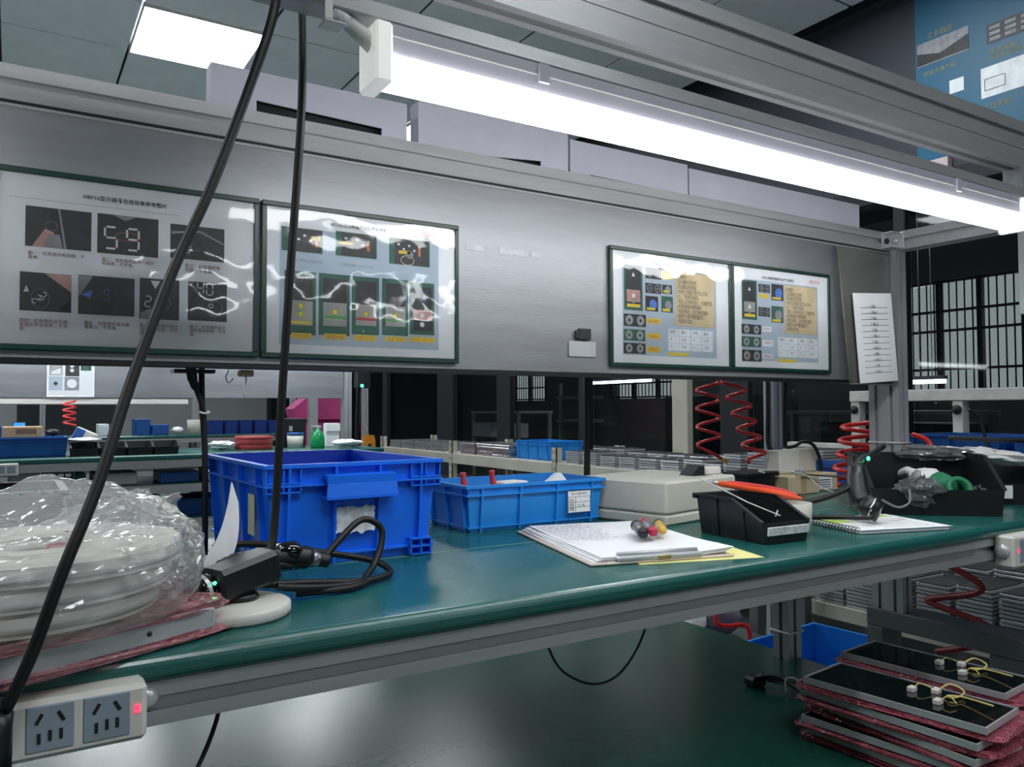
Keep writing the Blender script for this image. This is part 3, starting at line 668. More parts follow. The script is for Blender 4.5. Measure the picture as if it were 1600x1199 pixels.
hk2 = thing('wire_hook', 'small bent wire hook hanging under the panel by the second print', 'hook', (.26, 1.19, 1.0))
B().tube(spl([(.262, 1.175, 1.028), (.258, 1.175, 1.018), (.262, 1.175, 1.010), (.268, 1.175, 1.016)], 5), .001, SILV, 6).done('wire', hk2)
B().box(.276, .296, 1.168, 1.186, 1.019, 1.0283, CARD, .002).done('block', hk2)
B().tube(spl([(.286, 1.176, 1.019), (.286, 1.176, 1.008), (.283, 1.176, .998), (.286, 1.176, .990)], 5), .0012, SILV, 6).done('wire', hk2)

# ================================================================== CRATES ON THE BENCH
def crate(name, label, cat, loc, rz, W, D, H, m, tap=.010, th=.003, ribs=(3, 4), lip=.012, group=None, skirt=True):
    """stacking crate: tapered walls, flanged rim, vertical ribs, corner feet; W, D measured at the rim"""
    t = thing(name, label, cat, loc, rz, group)
    w1, d1 = W/2-lip*.5, D/2-lip*.5; w0, d0 = w1-tap, d1-tap
    def rect(a, b, z): return [(-a, -b, z), (a, -b, z), (a, b, z), (-a, b, z)]
    B().loft([rect(w0, d0, 0), rect(w1, d1, H), rect(w1-th, d1-th, H), rect(w0-th, d0-th, th)], m).done('body', t, True)
    B().loft([rect(w1-.001, d1-.001, H-.006), rect(W/2, D/2, H-.004), rect(W/2, D/2, H+.001), rect(w1-th, d1-th, H+.001), rect(w1-th, d1-th, H-.006)], m, caps=False).done('rim', t, True)
    e = .6*lip
    def wl(f, z): k = z/H; return (w0+(w1-w0)*k, d0+(d1-d0)*k)
    if skirt:
        z = H*.80; a, b = wl(0, z)
        B().loft([rect(a, b, z-.0015), rect(a+e, b+e, z-.0015), rect(a+e, b+e, z+.0015), rect(a, b, z+.0015)], m, caps=False).done('band', t, True)
    z = H*.10; a, b = wl(0, z)
    B().loft([rect(a, b, z-.0015), rect(a+e*.8, b+e*.8, z-.0015), rect(a+e*.8, b+e*.8, z+.0015), rect(a, b, z+.0015)], m, caps=False).done('band', t, True)
    for sgn in (-1, 1):
        for i in range(ribs[0]):
            x = (-1+2*(i+.5)/ribs[0])*w0*.98 if ribs[0] < 3 else (-.86+1.72*i/(ribs[0]-1))*w0
            q = B(); q.loft([[(x-.0016, sgn*d0*.99, 0), (x+.0016, sgn*d0*.99, 0), (x+.0016, sgn*(d0+e), 0), (x-.0016, sgn*(d0+e), 0)], [(x-.0016, sgn*d1*.99, H-.004), (x+.0016, sgn*d1*.99, H-.004), (x+.0016, sgn*(d1+e*.9), H-.004), (x-.0016, sgn*(d1+e*.9), H-.004)]], m)
            q.done('rib', t, True)
        for i in range(ribs[1]):
            y = (-.86+1.72*i/(ribs[1]-1))*d0
            q = B(); q.loft([[(sgn*w0*.99, y-.0016, 0), (sgn*w0*.99, y+.0016, 0), (sgn*(w0+e), y+.0016, 0), (sgn*(w0+e), y-.0016, 0)], [(sgn*w1*.99, y-.0016, H-.004), (sgn*w1*.99, y+.0016, H-.004), (sgn*(w1+e*.9), y+.0016, H-.004), (sgn*(w1+e*.9), y-.0016, H-.004)]], m)
            q.done('rib', t, True)
    return t
TORN = mat('torn_label', S(214, 216, 220), .7, 0, .25, 120)
cr = crate('storage_crate', 'big deep blue plastic storage crate with torn white label', 'crate', (.404, 1.2175, T+.0005), R(1), .262, .350, .137, BLUE, .012, .003, (4, 4), .014)
# front handle hood and corner stacking feet
q = B(); y0 = -.175
for xa, xb in ((-.048, .052),):
    q.loft([[(xa, y0+.006, .118), (xb, y0+.006, .118), (xb, y0+.006, .123), (xa, y0+.006, .123)], [(xa, y0-.010, .110), (xb, y0-.010, .110), (xb, y0-.010, .121), (xa, y0-.010, .121)], [(xa-.002, y0-.012, .092), (xb+.002, y0-.012, .092), (xb+.002, y0-.008, .092), (xa-.002, y0-.008, .092)]], BLUE)
q.box(xa-.002, xb+.002, y0-.013, y0+.010, .0895, .0935, BLUE)
q.done('handle', cr, True)
for sx in (-1, 1):
    q = B()
    for z in (.001, .012, .023): q.box(sx*.080, sx*.1135, -.1715, -.150, z, z+.0022, BLUE)
    for x in (.080, .096, .1115): q.box(sx*x, sx*(x+.002), -.1715, -.150, .001, .025, BLUE)
    q.done('corner_foot', cr, True)
    q = B()
    for z in (.100, .112): q.box(sx*.080, sx*.127, -.173, -.160, z, z+.002, BLUE)
    for x in (.080, .103, .1255): q.box(sx*x, sx*(x+.002), -.173, -.160, .100, .132, BLUE)
    q.done('stacking_lip', cr, True)
random.seed(3)
pts = []
for i in range(36):
    a = i/36*4; sd = int(a); k = a-sd; j = random.uniform(-.0022, .0022)
    base = [(-.031+.056*k, .077+j), (.025+j, .077-.036*k), (.025-.056*k, .041+j*1.6), (-.031+j, .041+.036*k)][sd]; pts.append(base)
B(Matrix.Translation((0, 0, 0))).prism([(x, z) for x, z in pts], 'y', -.1685, -.1595, TORN).done('torn_label', cr, True)
NOTE = mat('yellowed_note', S(206, 206, 176), .7)
B().box(-.1265, -.1255, -.115, -.085, .040, .095, NOTE).done('paper_note', cr, True)

tr = crate('parts_tray', 'light blue shallow plastic tray with white form label, between crate and white box', 'tray', (.8, 1.262, T+.0005), 0, .299, .168, .079, LBLUE, .008, .0026, (4, 3), .009)
q = B().box(.062, .113, -.0835, -.082, .020, .060, PAPER)
q.done('form_label', tr, True)
q = B()
for z in (.020, .0295, .039, .0485, .0595): q.box(.063, .112, -.0838, -.0834, z, z+.0006, PBK)
for x in (.0625, .0785, .112): q.box(x, x+.0006, -.0838, -.0834, .020, .049, PBK)
q.text('电子元器件标识', PBK, width=.036, M=wall_xz(.069, -.0838, .0568)); q.text('型号\n规格\n数量', PBK, width=.010, M=wall_xz(.065, -.0838, .0455), height=.022); q.text('17 人', INK, width=.016, M=wall_xz(.084, -.0838, .036))
q.done('form_print', tr, True, recalc=False)
REDG = mat('red_grip', S(206, 70, 74), .35)
for x, y in ((.683, 1.25), (.755, 1.27)):
    t = thing('plier', 'red-handled pliers standing in the light blue tray, %s' % ('left one' if x < .7 else 'right one'), 'pliers', (x, y, T+.004))
    B().tube(spl([(x+.01, y, T+.03), (x+.001, y, T+.075), (x, y, T+.098)], 5), [.005]*9+[.006, .005], REDG, 8).done('handle', t)
    B().tube(spl([(x+.014, y+.008, T+.03), (x+.012, y+.012, T+.06), (x+.010, y+.014, T+.082)], 5), .005, REDG, 8).done('handle', t)
    B().tube([(x+.013, y+.004, T+.005), (x+.012, y+.004, T+.032)], [.004, .007], SILV, 8).done('jaw', t)
for k, (x, y, rz, lab) in enumerate(((.80, 1.28, .2, 'white paper slip lying in the light blue tray'), (.885, 1.25, -.4, 'folded white paper sticking up from the light blue tray'))):
    M_ = Matrix.Translation((x, y, T+.045)) @ Matrix.Rotation(rz, 4, 'Z')
    q = B(M_)
    if k == 0: q.box(-.03, .03, -.02, .02, .0, .03, PAPER, .002)
    else: q.loft([[(-.03, -.02, -.04), (.03, -.02, -.04), (.03, .02, -.04), (-.03, .02, -.04)], [(-.026, -.016, .02), (.02, -.016, .028), (.02, .016, .028), (-.026, .016, .02)], [(-.002, -.006, .043), (.01, -.006, .043), (.01, .006, .043), (-.002, .006, .043)]], PAPER)
    tag(q.done('paper_slip'), lab, 'paper')

# white enclosure box
eb = thing('enclosure_box', 'cream white plastic enclosure box with a lid seam, behind the clipboard', 'box', (.985, 1.052, T+.0005), R(12))
B().box(0, .236, 0, .205, 0, .020, CREAM, .004).done('base', eb, True)
B().box(0, .236, 0, .205, .021, .079, CREAM, .004).done('lid', eb, True)
for x, y in ((.03, .03), (.206, .03), (.03, .175), (.206, .175)): B().box(x-.018, x+.018, y-.010, y+.010, .0788, .0798, WHITEP, .0004).done('screw_cap', eb, True)
t = thing('white_clip', 'small white cap with a black clip on the rear corner of the white box', 'clip', (1.165, 1.13, .8405))
B().box(1.150, 1.192, 1.115, 1.15, .8405, .856, WHITEP, .003).done('cap', t); B().prism([(1.115, .8405), (1.149, .8405), (1.149, .858), (1.135, .858)], 'y', 1.12, 1.155, BLACKP).done('clip', t)

# black picking bins
def pick_bin(name, label, loc, rz, W, D, H, lipf, m=BLACKP, group=None, strip=None, th=.003, tp=.006):
    t = thing(name, label, 'bin', loc, rz, group)
    w, d = W/2, D/2
    side = [(-d, 0), (d-tp, 0), (d, H), (-d*.12, H), (-d, lipf)]
    for sg in (-1, 1):
        q = B(); q.loft([[(sg*(w-tp*.8), y, z) if z < .001 else (sg*w, y, z) for y, z in side], [(sg*(w-tp*.8-th), y, z) if z < .001 else (sg*(w-th), y, z) for y, z in side]], m); q.done('side_wall', t, True)
        for y in (-d*.45, d*.35):
            hh = H if y > -d*.12 else lipf+(H-lipf)*(y+d)/(d*.88)
            B().loft([[(sg*(w-tp*.8), y-.0015, .002), (sg*(w-tp*.8), y+.0015, .002), (sg*(w-tp*.8+.003), y+.0015, .002), (sg*(w-tp*.8+.003), y-.0015, .002)], [(sg*w, y-.0015, hh-.006), (sg*w, y+.0015, hh-.006), (sg*(w+.0025), y+.0015, hh-.006), (sg*(w+.0025), y-.0015, hh-.006)]], m).done('rib', t, True)
        B().loft([[(sg*(w-th), y, z-.003), (sg*(w+.004), y, z-.003), (sg*(w+.004), y, z), (sg*(w-th), y, z)] for y, z in ((d, H), (-d*.12, H), (-d, lipf+.002))], m).done('side_rim', t, True)
    B().box(-w+tp*.8+th, w-tp*.8-th, -d, d-tp, 0, th, m).done('floor_plate', t, True)
    B().loft([[(-w+tp*.8, d-tp-th, 0), (w-tp*.8, d-tp-th, 0), (w-tp*.8, d-tp, 0), (-w+tp*.8, d-tp, 0)], [(-w+th, d-th, H), (w-th, d-th, H), (w-th, d, H), (-w+th, d, H)]], m).done('rear_wall', t, True)
    B().box(-w-.004, w+.004, d-.002, d+.007, H-.008, H+.0005, m, .001).done('rear_rim', t, True)
    B().loft([[(-w+tp*.8, -d, 0), (w-tp*.8, -d, 0), (w-tp*.8, -d+th, 0), (-w+tp*.8, -d+th, 0)], [(-w+.001, -d-.004, lipf), (w-.001, -d-.004, lipf), (w-.001, -d-.001, lipf), (-w+.001, -d-.001, lipf)]], m).done('front_lip', t, True)
    if strip: B(Matrix.Translation((0, -d-.0045, lipf*.62)) @ Matrix.Rotation(R(4), 4, 'X')).box(-w*.9, w*.92, -.0015, .0015, -.0065, .0065, strip, .0005).done('label_strip', t, True)
    return t
pick_bin('parts_bin', 'small black open-front parts bin with white label strip, beside the clipboard', (1.033, .905, T+.0005), R(-3), .099, .148, .066, .032, strip=TORN)
t = thing('tweezers', 'thin white bent rod lying across the small black parts bin', 'tweezers', (1.02, .92, .81))
B().tube([(.982, .985, .853), (.990, .975, .852), (1.02, .90, .817), (1.033, .845, .800)], .0013, WHITEP, 6).tube([(1.028, .85, .799), (1.045, .86, .806)], .0012, WHITEP, 6).done('shaft', t)
CUPM = mat('milky_plastic', S(196, 196, 186), .4, 0, .05)
t = thing('plastic_cup', 'milky white plastic cup right of the small black bin', 'cup', (1.124, .893, T+.0005))
B().lathe([(.0, .0), (.029, 0), (.031, .050), (.0295, .050), (.0275, .002), (0, .002)], CUPM, 28).done('body', t, True)
ORG = mat('orange_grip', S(236, 84, 40), .35)
t = thing('cutter', 'orange-handled tool lying across the cup behind the small black bin', 'tool', (1.12, .98, .82))
B().tube(spl([(1.108, 1.045, .832), (1.118, 1.00, .828), (1.126, .95, .824), (1.138, .885, .8165)], 5), [.004]+[.0055]*8+[.0065]*4+[.005, .004, .002], ORG, 10).done('handle', t)
B().tube([(1.108, 1.045, .832), (1.104, 1.062, .834)], [.004, .005], SILV, 8).done('tip', t)
B().tube(spl([(1.118, 1.03, .834), (1.13, .99, .832), (1.139, .94, .828), (1.143, .90, .820)], 5), [.004]*16, REDG, 8).done('handle', t)

# clipboard, sheets, pens
cl = thing('clipboard', 'pale clipboard with metal clip lying at the front of the bench', 'clipboard', (.80, .965, T+.0005), R(-14))
BOARD = mat('clipboard_board', S(206, 190, 180), .5)
B().box(-.112, .108, -.152, .158, 0, .0035, BOARD, .0012).done('board', cl, True)
q = B().box(-.072, .058, -.1525, -.136, .0035, .0105, SILV, .002); q.tube([(-.068, -.140, .0115), (.055, -.140, .0115)], .0035, SILV, 8).done('clip', cl, True)
B().box(-.012, .008, -.1535, -.150, .0045, .0095, mat('brass', S(200, 180, 110), .3, .8), .0008).done('clip_tab', cl, True)
random.seed(11)
for i in range(4):
    a = random.uniform(-.02, .02); q = B(); n, k = 8, 14; vs = []
    for j in range(k+1):
        for ii in range(n+1):
            x, y = -.105+.205*ii/n+.004*i, -.146+.296*j/k
            z = .0044+.0018*i+.0035*max(0, (ii/n-.75))*4*max(0, (.35-j/k))*3+.0010*noise.noise(Vector((x*14, y*12, i*3)))*(.3+j/k)+.004*max(0, j/k-.5)
            vs.append((x*cos(a)-y*sin(a), x*sin(a)+y*cos(a), z))
    nn = len(vs); vs += [(x, y, z-.0010) for x, y, z in vs]; g = n+1
    fs = [(j*g+ii, j*g+ii+1, (j+1)*g+ii+1, (j+1)*g+ii) for j in range(k) for ii in range(n)]
    edge = [ii for ii in range(g)]+[j*g+n for j in range(1, k+1)]+[k*g+ii for ii in range(n-1, -1, -1)]+[j*g for j in range(k-1, 0, -1)]
    fs += [tuple(reversed([q_+nn for q_ in f_])) for f_ in fs]+[(edge[e], edge[(e+1) % len(edge)], edge[(e+1) % len(edge)]+nn, edge[e]+nn) for e in range(len(edge))]
    q.add(vs, fs, PAPER).done('sheet', cl, True)
q = B()
for i in range(13):
    y = .128-i*.0115; random.seed(i)
    x = -.09
    while x < .0-.01*(i % 3):
        wd = random.uniform(.004, .012); q.M = Matrix.Rotation(.02, 4, 'Z')
        q.face([(x, y, .0128+.003*max(0, (y+.0)/.15)), (x+wd, y, .0128+.003*max(0, y/.15)), (x+wd, y+.0028, .0128+.003*max(0, y/.15)), (x, y+.0028, .0128+.003*max(0, y/.15))], mat('pencil_grey', S(140, 146, 164), .7)); x += wd+.004
q.done('handwriting', cl, True, recalc=False)
YEL = mat('yellow_sheet', S(226, 222, 150), .7)
tag(B(Matrix.Translation((.825, .873, T+.00005)) @ Matrix.Rotation(R(-17), 4, 'Z')).box(-.085, .105, -.080, .05, 0, .0004, YEL).done('yellow_sheet'), 'pale yellow paper sheet peeping out under the clipboard', 'paper')
def driver(label, a, b, rad, m1, m2, m3):
    t = thing('screwdriver', label, 'screwdriver', a); A, Bv = Vector(a), Vector(b); d = Bv-A
    B().tube([A, A+d*.12, A+d*.62, A+d*.75], [rad*.75, rad, rad, rad*.7], m1, 10).done('handle', t)
    B().tube([A+d*.62, A+d*.70], rad*1.08, m2, 10).done('collar', t)
    B().tube([A+d*.75, Bv], rad*.35, SILV, 8).done('shaft', t)
    B().tube([A-d*.02, A+d*.10], [rad*.85, rad*.98], m3, 10).done('end_cap', t)
GREYT = mat('grey_translucent', S(110, 110, 116), .25); MAG = mat('magenta_cap', S(190, 40, 80), .3); YELT = mat('amber_handle', S(216, 180, 80), .25)
ZP = T+.0245
driver('grey and black screwdriver lying leftmost on the clipboard sheets', (.800, .905, ZP), (.847, .982, ZP+.004), .0085, GREYT, BLACKP, BLACKP)
driver('grey screwdriver with red end caps in the middle on the clipboard', (.822, .908, ZP), (.865, .985, ZP+.006), .0080, GREYT, MAG, MAG)
driver('amber yellow and black screwdriver lying rightmost on the clipboard', (.845, .912, ZP), (.895, .980, ZP+.002), .0075, YELT, BLACKP, YELT)

# spiral notebook
nb = thing('spiral_notebook', 'open spiral notebook with lime-green page edge in front of the black bins', 'notebook', (1.195, .815, T+.0005), R(-17))
B().box(0, .180, 0, .155, 0, .0065, PAPER, .001).done('pages', nb, True)
B().box(-.003, .183, -.003, .158, .0066, .0072, PAPER).done('top_page', nb, True)
LIME = mat('lime_print', S(190, 214, 110), .6); q = B()
q.box(.004, .05, .075, .15, .0072, .0074, LIME).box(.07, .17, .125, .150, .0072, .0074, LIME)
for i in range(7): q.box(.06, .165, .015+i*.014, .0165+i*.014, .0072, .0074, PTA)
q.done('page_print', nb, True)
for i in range(18): B(Matrix.Translation((-.001, .006+i*.0084, .0045))).tube([(.006*cos(a), 0, .006*sin(a)) for a in [2*pi*k/10 for k in range(10)]], .0008, BLACKP, 5, True).done('ring', nb, True)

# the two big black bins at right with gloves and film
bA = pick_bin('parts_bin', 'large black open-front bin with white glove and green tape, by the post', (1.600, .952, T+.0005), R(-42), .240, .205, .112, .050, th=.004)
bB = pick_bin('parts_bin', 'large black bin with white film and paper at the right end of the bench', (1.905, .955, T+.0005), R(-42), .22, .20, .095, .045, th=.004)
B(Matrix.Translation((-.06, -.111, .028)) @ Matrix.Rotation(R(4), 4, 'X')).box(-.03, .05, -.0015, .0015, -.014, .014, PAPER).done('paper_label', bB, True)
def crumple(name, label, cat, c, size, m, seed=0, amp=.35, res=22, fr=2.2, parent=None, tilt=(0, 0, 0)):
    """a crumpled soft lump: noisy ellipsoid"""
    vs = []; fs = []; n = res; k = res//2
    M_ = Matrix.Translation(c) @ Matrix.Rotation(tilt[2], 4, 'Z') @ Matrix.Rotation(tilt[1], 4, 'Y') @ Matrix.Rotation(tilt[0], 4, 'X')
    for j in range(k+1):
        for i in range(n):
            th = pi*j/k; ph = 2*pi*i/n; d = Vector((sin(th)*cos(ph), sin(th)*sin(ph), cos(th)))
            rr = 1+amp*noise.noise(d*fr+Vector((seed*3.7, seed, 0)))+amp*.6*abs(noise.noise(d*fr*2.7+Vector((seed, 0, seed))))
            vs.append(M_ @ Vector((d.x*size[0]*rr, d.y*size[1]*rr, d.z*size[2]*rr)))
    fs = [(j*n+i, j*n+(i+1) % n, (j+1)*n+(i+1) % n, (j+1)*n+i) for j in range(k) for i in range(n)]
    o = B().add(vs, fs, m, amp < .5).done(name, parent)
    if not parent: tag(o, label, cat)
    return o
GLOVE = mat('white_knit', S(212, 212, 214), .9, 0, .06, 60, .4, 300)
gl = thing('work_glove', 'white knitted glove with a green cuff lying in the large black bin', 'glove', (1.60, .94, .80))
crumple('palm', 0, 0, (1.610, .945, .822), (.046, .026, .022), GLOVE, 2, .25, 24, 2, gl, (0, 0, 1.0))
for i, (dx, dz) in enumerate(((0, .006), (.010, -.004), (-.010, .010), (.020, -.010))):
    B().tube(spl([(1.622+dx*.3, .965+i*.002, .826), (1.638+dx, .990-dx*.6, .826+dz), (1.650+dx*1.3, 1.010-dx, .816+dz)], 4), [.009, .010, .010, .009, .009, .008, .008, .007, .005], GLOVE, 8).done('finger', gl)
GRT = mat('green_cuff', S(30, 120, 84), .5)
B().tube(spl([(1.596, .912, .818), (1.588, .898, .815), (1.578, .882, .812)], 4), [.022, .024, .024, .022, .024, .023, .022, .021, .020], GRT, 14).done('cuff', gl)
tag(B().lathe([(.016, -.009), (.025, -.009), (.025, .009), (.016, .009), (.016, -.009)], GRT, 24).done('tape_roll'), 'roll of green tape lying at the front of the large black bin', 'tape').matrix_basis = Matrix.Translation((1.592, .868, .808)) @ Matrix.Rotation(-.6, 4, 'Z') @ Matrix.Rotation(1.0, 4, 'X')
DBAG = film('dim_bag', S(170, 172, 176), .75, .12, .25, 30, 1.0)
crumple('plastic_bag', 'crumpled clear plastic bag hanging over the front lip of the large black bin', 'plastic bag', (1.512, .905, .806), (.040, .022, .030), DBAG, 5, .7, 28, 2.4, None, (.4, 0, -.7))
crumple('plastic_bag', 'crumpled white film spilling over the right-hand black bin', 'plastic bag', (1.845, .925, .862), (.085, .05, .014), mat('white_film', S(206, 206, 206), .4, 0, .08, 30, .4, 40), 8, .6, 30, 2.2, None, (0, .14, -.7))
crumple('plastic_bag', 'crumpled clear bag behind the glove at the rim of the large black bin', 'plastic bag', (1.70, .985, .872), (.065, .025, .014), DBAG, 12, .6, 26, 2.3, None, (0, .05, -.7))
crumple('foil_scrap', 'small dark crumpled scrap at the right of the glove in the black bin', 'scrap', (1.635, .855, .796), (.020, .016, .016), mat('dark_foil', S(52, 48, 48), .3, .4, .3, 40), 15, .6, 20, 2.5)
t = thing('bottle', 'pink bottle with a red label at the right edge of the bench', 'bottle', (2.085, .945, T+.0005))
B().lathe([(0, 0), (.026, 0), (.027, .004), (.027, .075), (.012, .088), (.012, .098), (0, .098)], mat('pink_bottle', S(222, 150, 160), .35), 20).done('body', t, True)
B().lathe([(.0275, .060), (.0275, .074)], REDG, 20).done('label_band', t, True)

# black hand tool leaning on the bin
t = thing('hand_tool', 'black corded hand tool with a chrome ring leaning on the large black bin', 'hand tool', (1.28, .86, T))
B().tube(spl([(1.318, .905, .856), (1.300, .893, .842), (1.286, .880, .815), (1.280, .868, .795)], 5), [.010]*3+[.016]*3+[.018]*10, BLACKP, 14).done('grip', t)
B().tube([(1.280, .868, .797), (1.284, .856, .787), (1.290, .842, .781)], [.018, .021, .019], BLACKP, 16).done('head', t)
B().tube([(1.285, .854, .7858), (1.2863, .851, .7846)], .0222, mat('chrome', S(220, 222, 226), .08, 1, .03), 18).done('chrome_ring', t)
B().tube([(1.2895, .8425, .781), (1.291, .840, .7805)], [.008, .007], SILV, 14).done('nozzle', t)
B().tube(spl([(1.318, .905, .856), (1.36, .915, .868), (1.44, .93, .888)], 5), [.010]*6+[.006]*5, BLACKP, 10).done('neck', t)
B().tube([(1.338, .894, .869), (1.344, .898, .871)], .003, emit('green_indicator', (.05, 1, .35), 4), 8).done('indicator_light', t)
B().tube(spl([(1.286, .880, .83), (1.25, .91, .805), (1.20, .97, .785), (1.23, 1.07, .785), (1.30, 1.15, .79), (1.38, 1.2, .785)], 6), .005, BLACKC, 8).done('cord', t)
B().tube(spl([(1.28, .853, .780), (1.258, .835, .7745), (1.235, .845, .7745), (1.20, .88, .7745), (1.17, .94, .768)], 6), .0042, BLACKC, 8).done('cord', t)
B().tube(spl([(1.31, .85, .80), (1.35, .845, .785), (1.41, .86, .788), (1.46, .89, .805)], 6), .002, mat('grey_wire', S(120, 122, 126), .4), 6).done('wire', t)

t.location.z += .007
# boxes and bin at the back of the bench
tag(B().box(1.475, 1.575, 1.30, 1.365, T+.0005, .815, BLACKP, .004).box(1.468, 1.582, 1.293, 1.372, .806, .818, BLACKP, .003).done('black_box'), 'black lidded box at the back of the bench behind the white enclosure', 'box')
t = thing('supply_unit', 'cream upright supply unit with black cable behind the bench boxes', 'device', (1.72, 1.36, T))
B().box(1.632, 1.71, 1.335, 1.375, .8055, .864, WHITEP, .002).done('case', t); B().box(1.711, 1.79, 1.345, 1.375, .8055, .866, CREAM, .002).done('case', t)
B().tube(spl([(1.64, 1.32, 1.06), (1.64, 1.325, .90), (1.65, 1.33, .874), (1.69, 1.335, .874), (1.72, 1.334, .884), (1.76, 1.333, .876), (1.785, 1.332, .84), (1.79, 1.332, .806)], 6), .0045, BLACKC, 8).done('cord', t)
tag(B().box(1.585, 1.70, 1.27, 1.374, T+.0005, .805, mat('tan_carton', S(196, 178, 148), .7, 0, .06), .002).box(1.63, 1.65, 1.2695, 1.2705, T+.001, .805, CARD).done('small_carton'), 'tan cardboard carton under the cream supply unit', 'carton')
t = thing('small_carton', 'pale carton with a white printed label right of the tan carton', 'carton', (1.75, 1.3, T)); B().box(1.702, 1.80, 1.29, 1.374, T+.0005, .805, mat('tan_carton', S(196, 178, 148), .7), .002).done('body', t); B().box(1.715, 1.775, 1.2885, 1.2905, .766, .798, PAPER).done('label', t)
for i in range(4): B().box(1.72, 1.768, 1.2878, 1.2886, .770+i*.006, .772+i*.006, PBK).done('print_line', t)
q = B().tube(spl([(1.44, 1.22, .825), (1.48, 1.27, .825), (1.56, 1.28, .822), (1.62, 1.26, .812), (1.64, 1.25, .80), (1.61, 1.2, .785), (1.62, 1.15, .770)], 6), .0014, WHITEP, 6)
tag(q.done('thin_wire'), 'thin pale wire lying over the black lidded box', 'wire')
q = B().tube(spl([(1.63, 1.262, .81), (1.68, 1.255, .805), (1.73, 1.22, .80), (1.77, 1.15, .79), (1.76, 1.10, .772), (1.68, 1.09, .767)], 6), .002, BLACKC, 6)
tag(q.done('thin_wire'), 'thin black wire curling from the carton towards the large bins', 'wire')
t = thing('wire_joint', 'silver connector block on the wires over the tan carton', 'connector', (1.64, 1.275, .806)); B().box(1.628, 1.652, 1.272, 1.288, .8055, .820, SILV, .002).done('block', t); B().tube([(1.640, 1.28, .82), (1.643, 1.28, .826)], .003, SILV, 8).done('screw', t)

# red coiled air hoses
def coil(name, label, a, b, rad, turns, tube=.0042, m=None, ext=None, sy=1.0):
    A, Bv = Vector(a), Vector(b); d = Bv-A; n = int(turns*14); P = []
    for i in range(n+1):
        k = i/n; an = 2*pi*turns*k; P.append(A+d*k+Vector((rad*cos(an), sy*rad*sin(an), 0)))
    if ext: P += [Vector(e) for e in ext]
    return tag(B().tube(P, tube, m or REDH, 7).done(name), label, 'hose')
coil('air_hose', 'red coiled air hose hanging left of the other, behind the white box', (1.554, 1.50, 1.23), (1.556, 1.50, .870), .035, 7.5, .0042, ext=[(1.575, 1.50, .85), (1.60, 1.48, .83)], sy=.7)
tag(B().tube([(1.590, 1.487, .838), (1.602, 1.478, .828)], .0048, YELT, 8).done('hose_fitting'), 'yellow fitting at the end of the left red hose', 'fitting')
coil('air_hose', 'red coiled air hose slanting down beside the straight red coil', (1.492, 1.43, 1.22), (1.652, 1.42, .83), .033, 9.5, .0046, sy=.6)
coil('air_hose', 'bright red coiled hose bulging out left of the aluminium post', (2.0, 1.35, .93), (1.93, 1.34, .765), .052, 4.5, .0065, ext=None, sy=1.0)
tag(B().tube(spl([(2.02, 1.22, .90), (2.02, 1.18, .885), (2.02, 1.165, .85), (2.02, 1.17, .80)], 6), .0065, REDH, 8).done('air_hose'), 'short bend of red hose showing right of the post', 'hose')

# ================================================================== LEFT FRONT OF THE BENCH
# silver module in pink bubble wrap, half over the edge
def bubble_sheet(name, parent, c, rz, W, D, H, m, seed=1, amp=.004, lab=None):
    """wrap: a rumpled closed shell around a slab"""
    n, k = 44, 10; vs = []; M_ = Matrix.Translation(c) @ Matrix.Rotation(rz, 4, 'Z')
    P = []
    for i in range(n):
        a = 2*pi*i/n; ca, sa = cos(a), sin(a)
        ex = .22
        P.append((math.copysign(abs(ca)**ex, ca)*W/2, math.copysign(abs(sa)**ex, sa)*D/2))
    prof = [(.55, 0), (.90, 0), (1.0, .10), (1.03, .35), (1.02, .6), (1.0, .9), (.93, 1.0), (.7, 1.02), (.4, 1.0)]
    rings = []
    for j, (s_, z) in enumerate(prof):
        rg = []
        for i, (x, y) in enumerate(P):
            d = amp*(noise.noise(Vector((x*38+seed*5, y*38, z*3+j)))+.6*noise.noise(Vector((x*95, y*95+seed, j*2))))
            rg.append(M_ @ Vector((x*s_+d*math.copysign(1, x), y*s_+d*math.copysign(1, y), z*H+(d*.5 if z > .2 else 0))))
        rings.append(rg)
    return B().loft(rings, m, sm=False).done(name, parent)
mod = thing('wrapped_module', 'silver display module in pink bubble wrap lying under the bagged reels at the table edge', 'module', (.048, .80, T), R(24))
B().box(-.14, .102, -.060, .075, .006, .026, SILV, .002).done('silver_case', mod, True)
B(Matrix.Translation((.035, -.0602, .016)) @ Matrix.Rotation(pi/2, 4, 'X')).lathe([(.0025, 0), (.0025, .0004)], BLACKG, 10, caps=True).done('screw_hole', mod, True)
PINKD = film('pink_bubble_wrap_dense', S(196, 94, 110), .42, .14, .58, 190, 1.0, True)
PINKP = film('pale_bubble_wrap', S(232, 158, 166), .55, .12, .45, 150, 1.0, True)
bubble_sheet('bubble_wrap_lower', mod, (.040, .800, T+.0005), R(24), .255, .132, .007, PINKP, 2, .007)
bubble_sheet('bubble_wrap_upper', mod, (.038, .806, T+.0225), R(24), .255, .140, .009, PINKP, 4, .008)

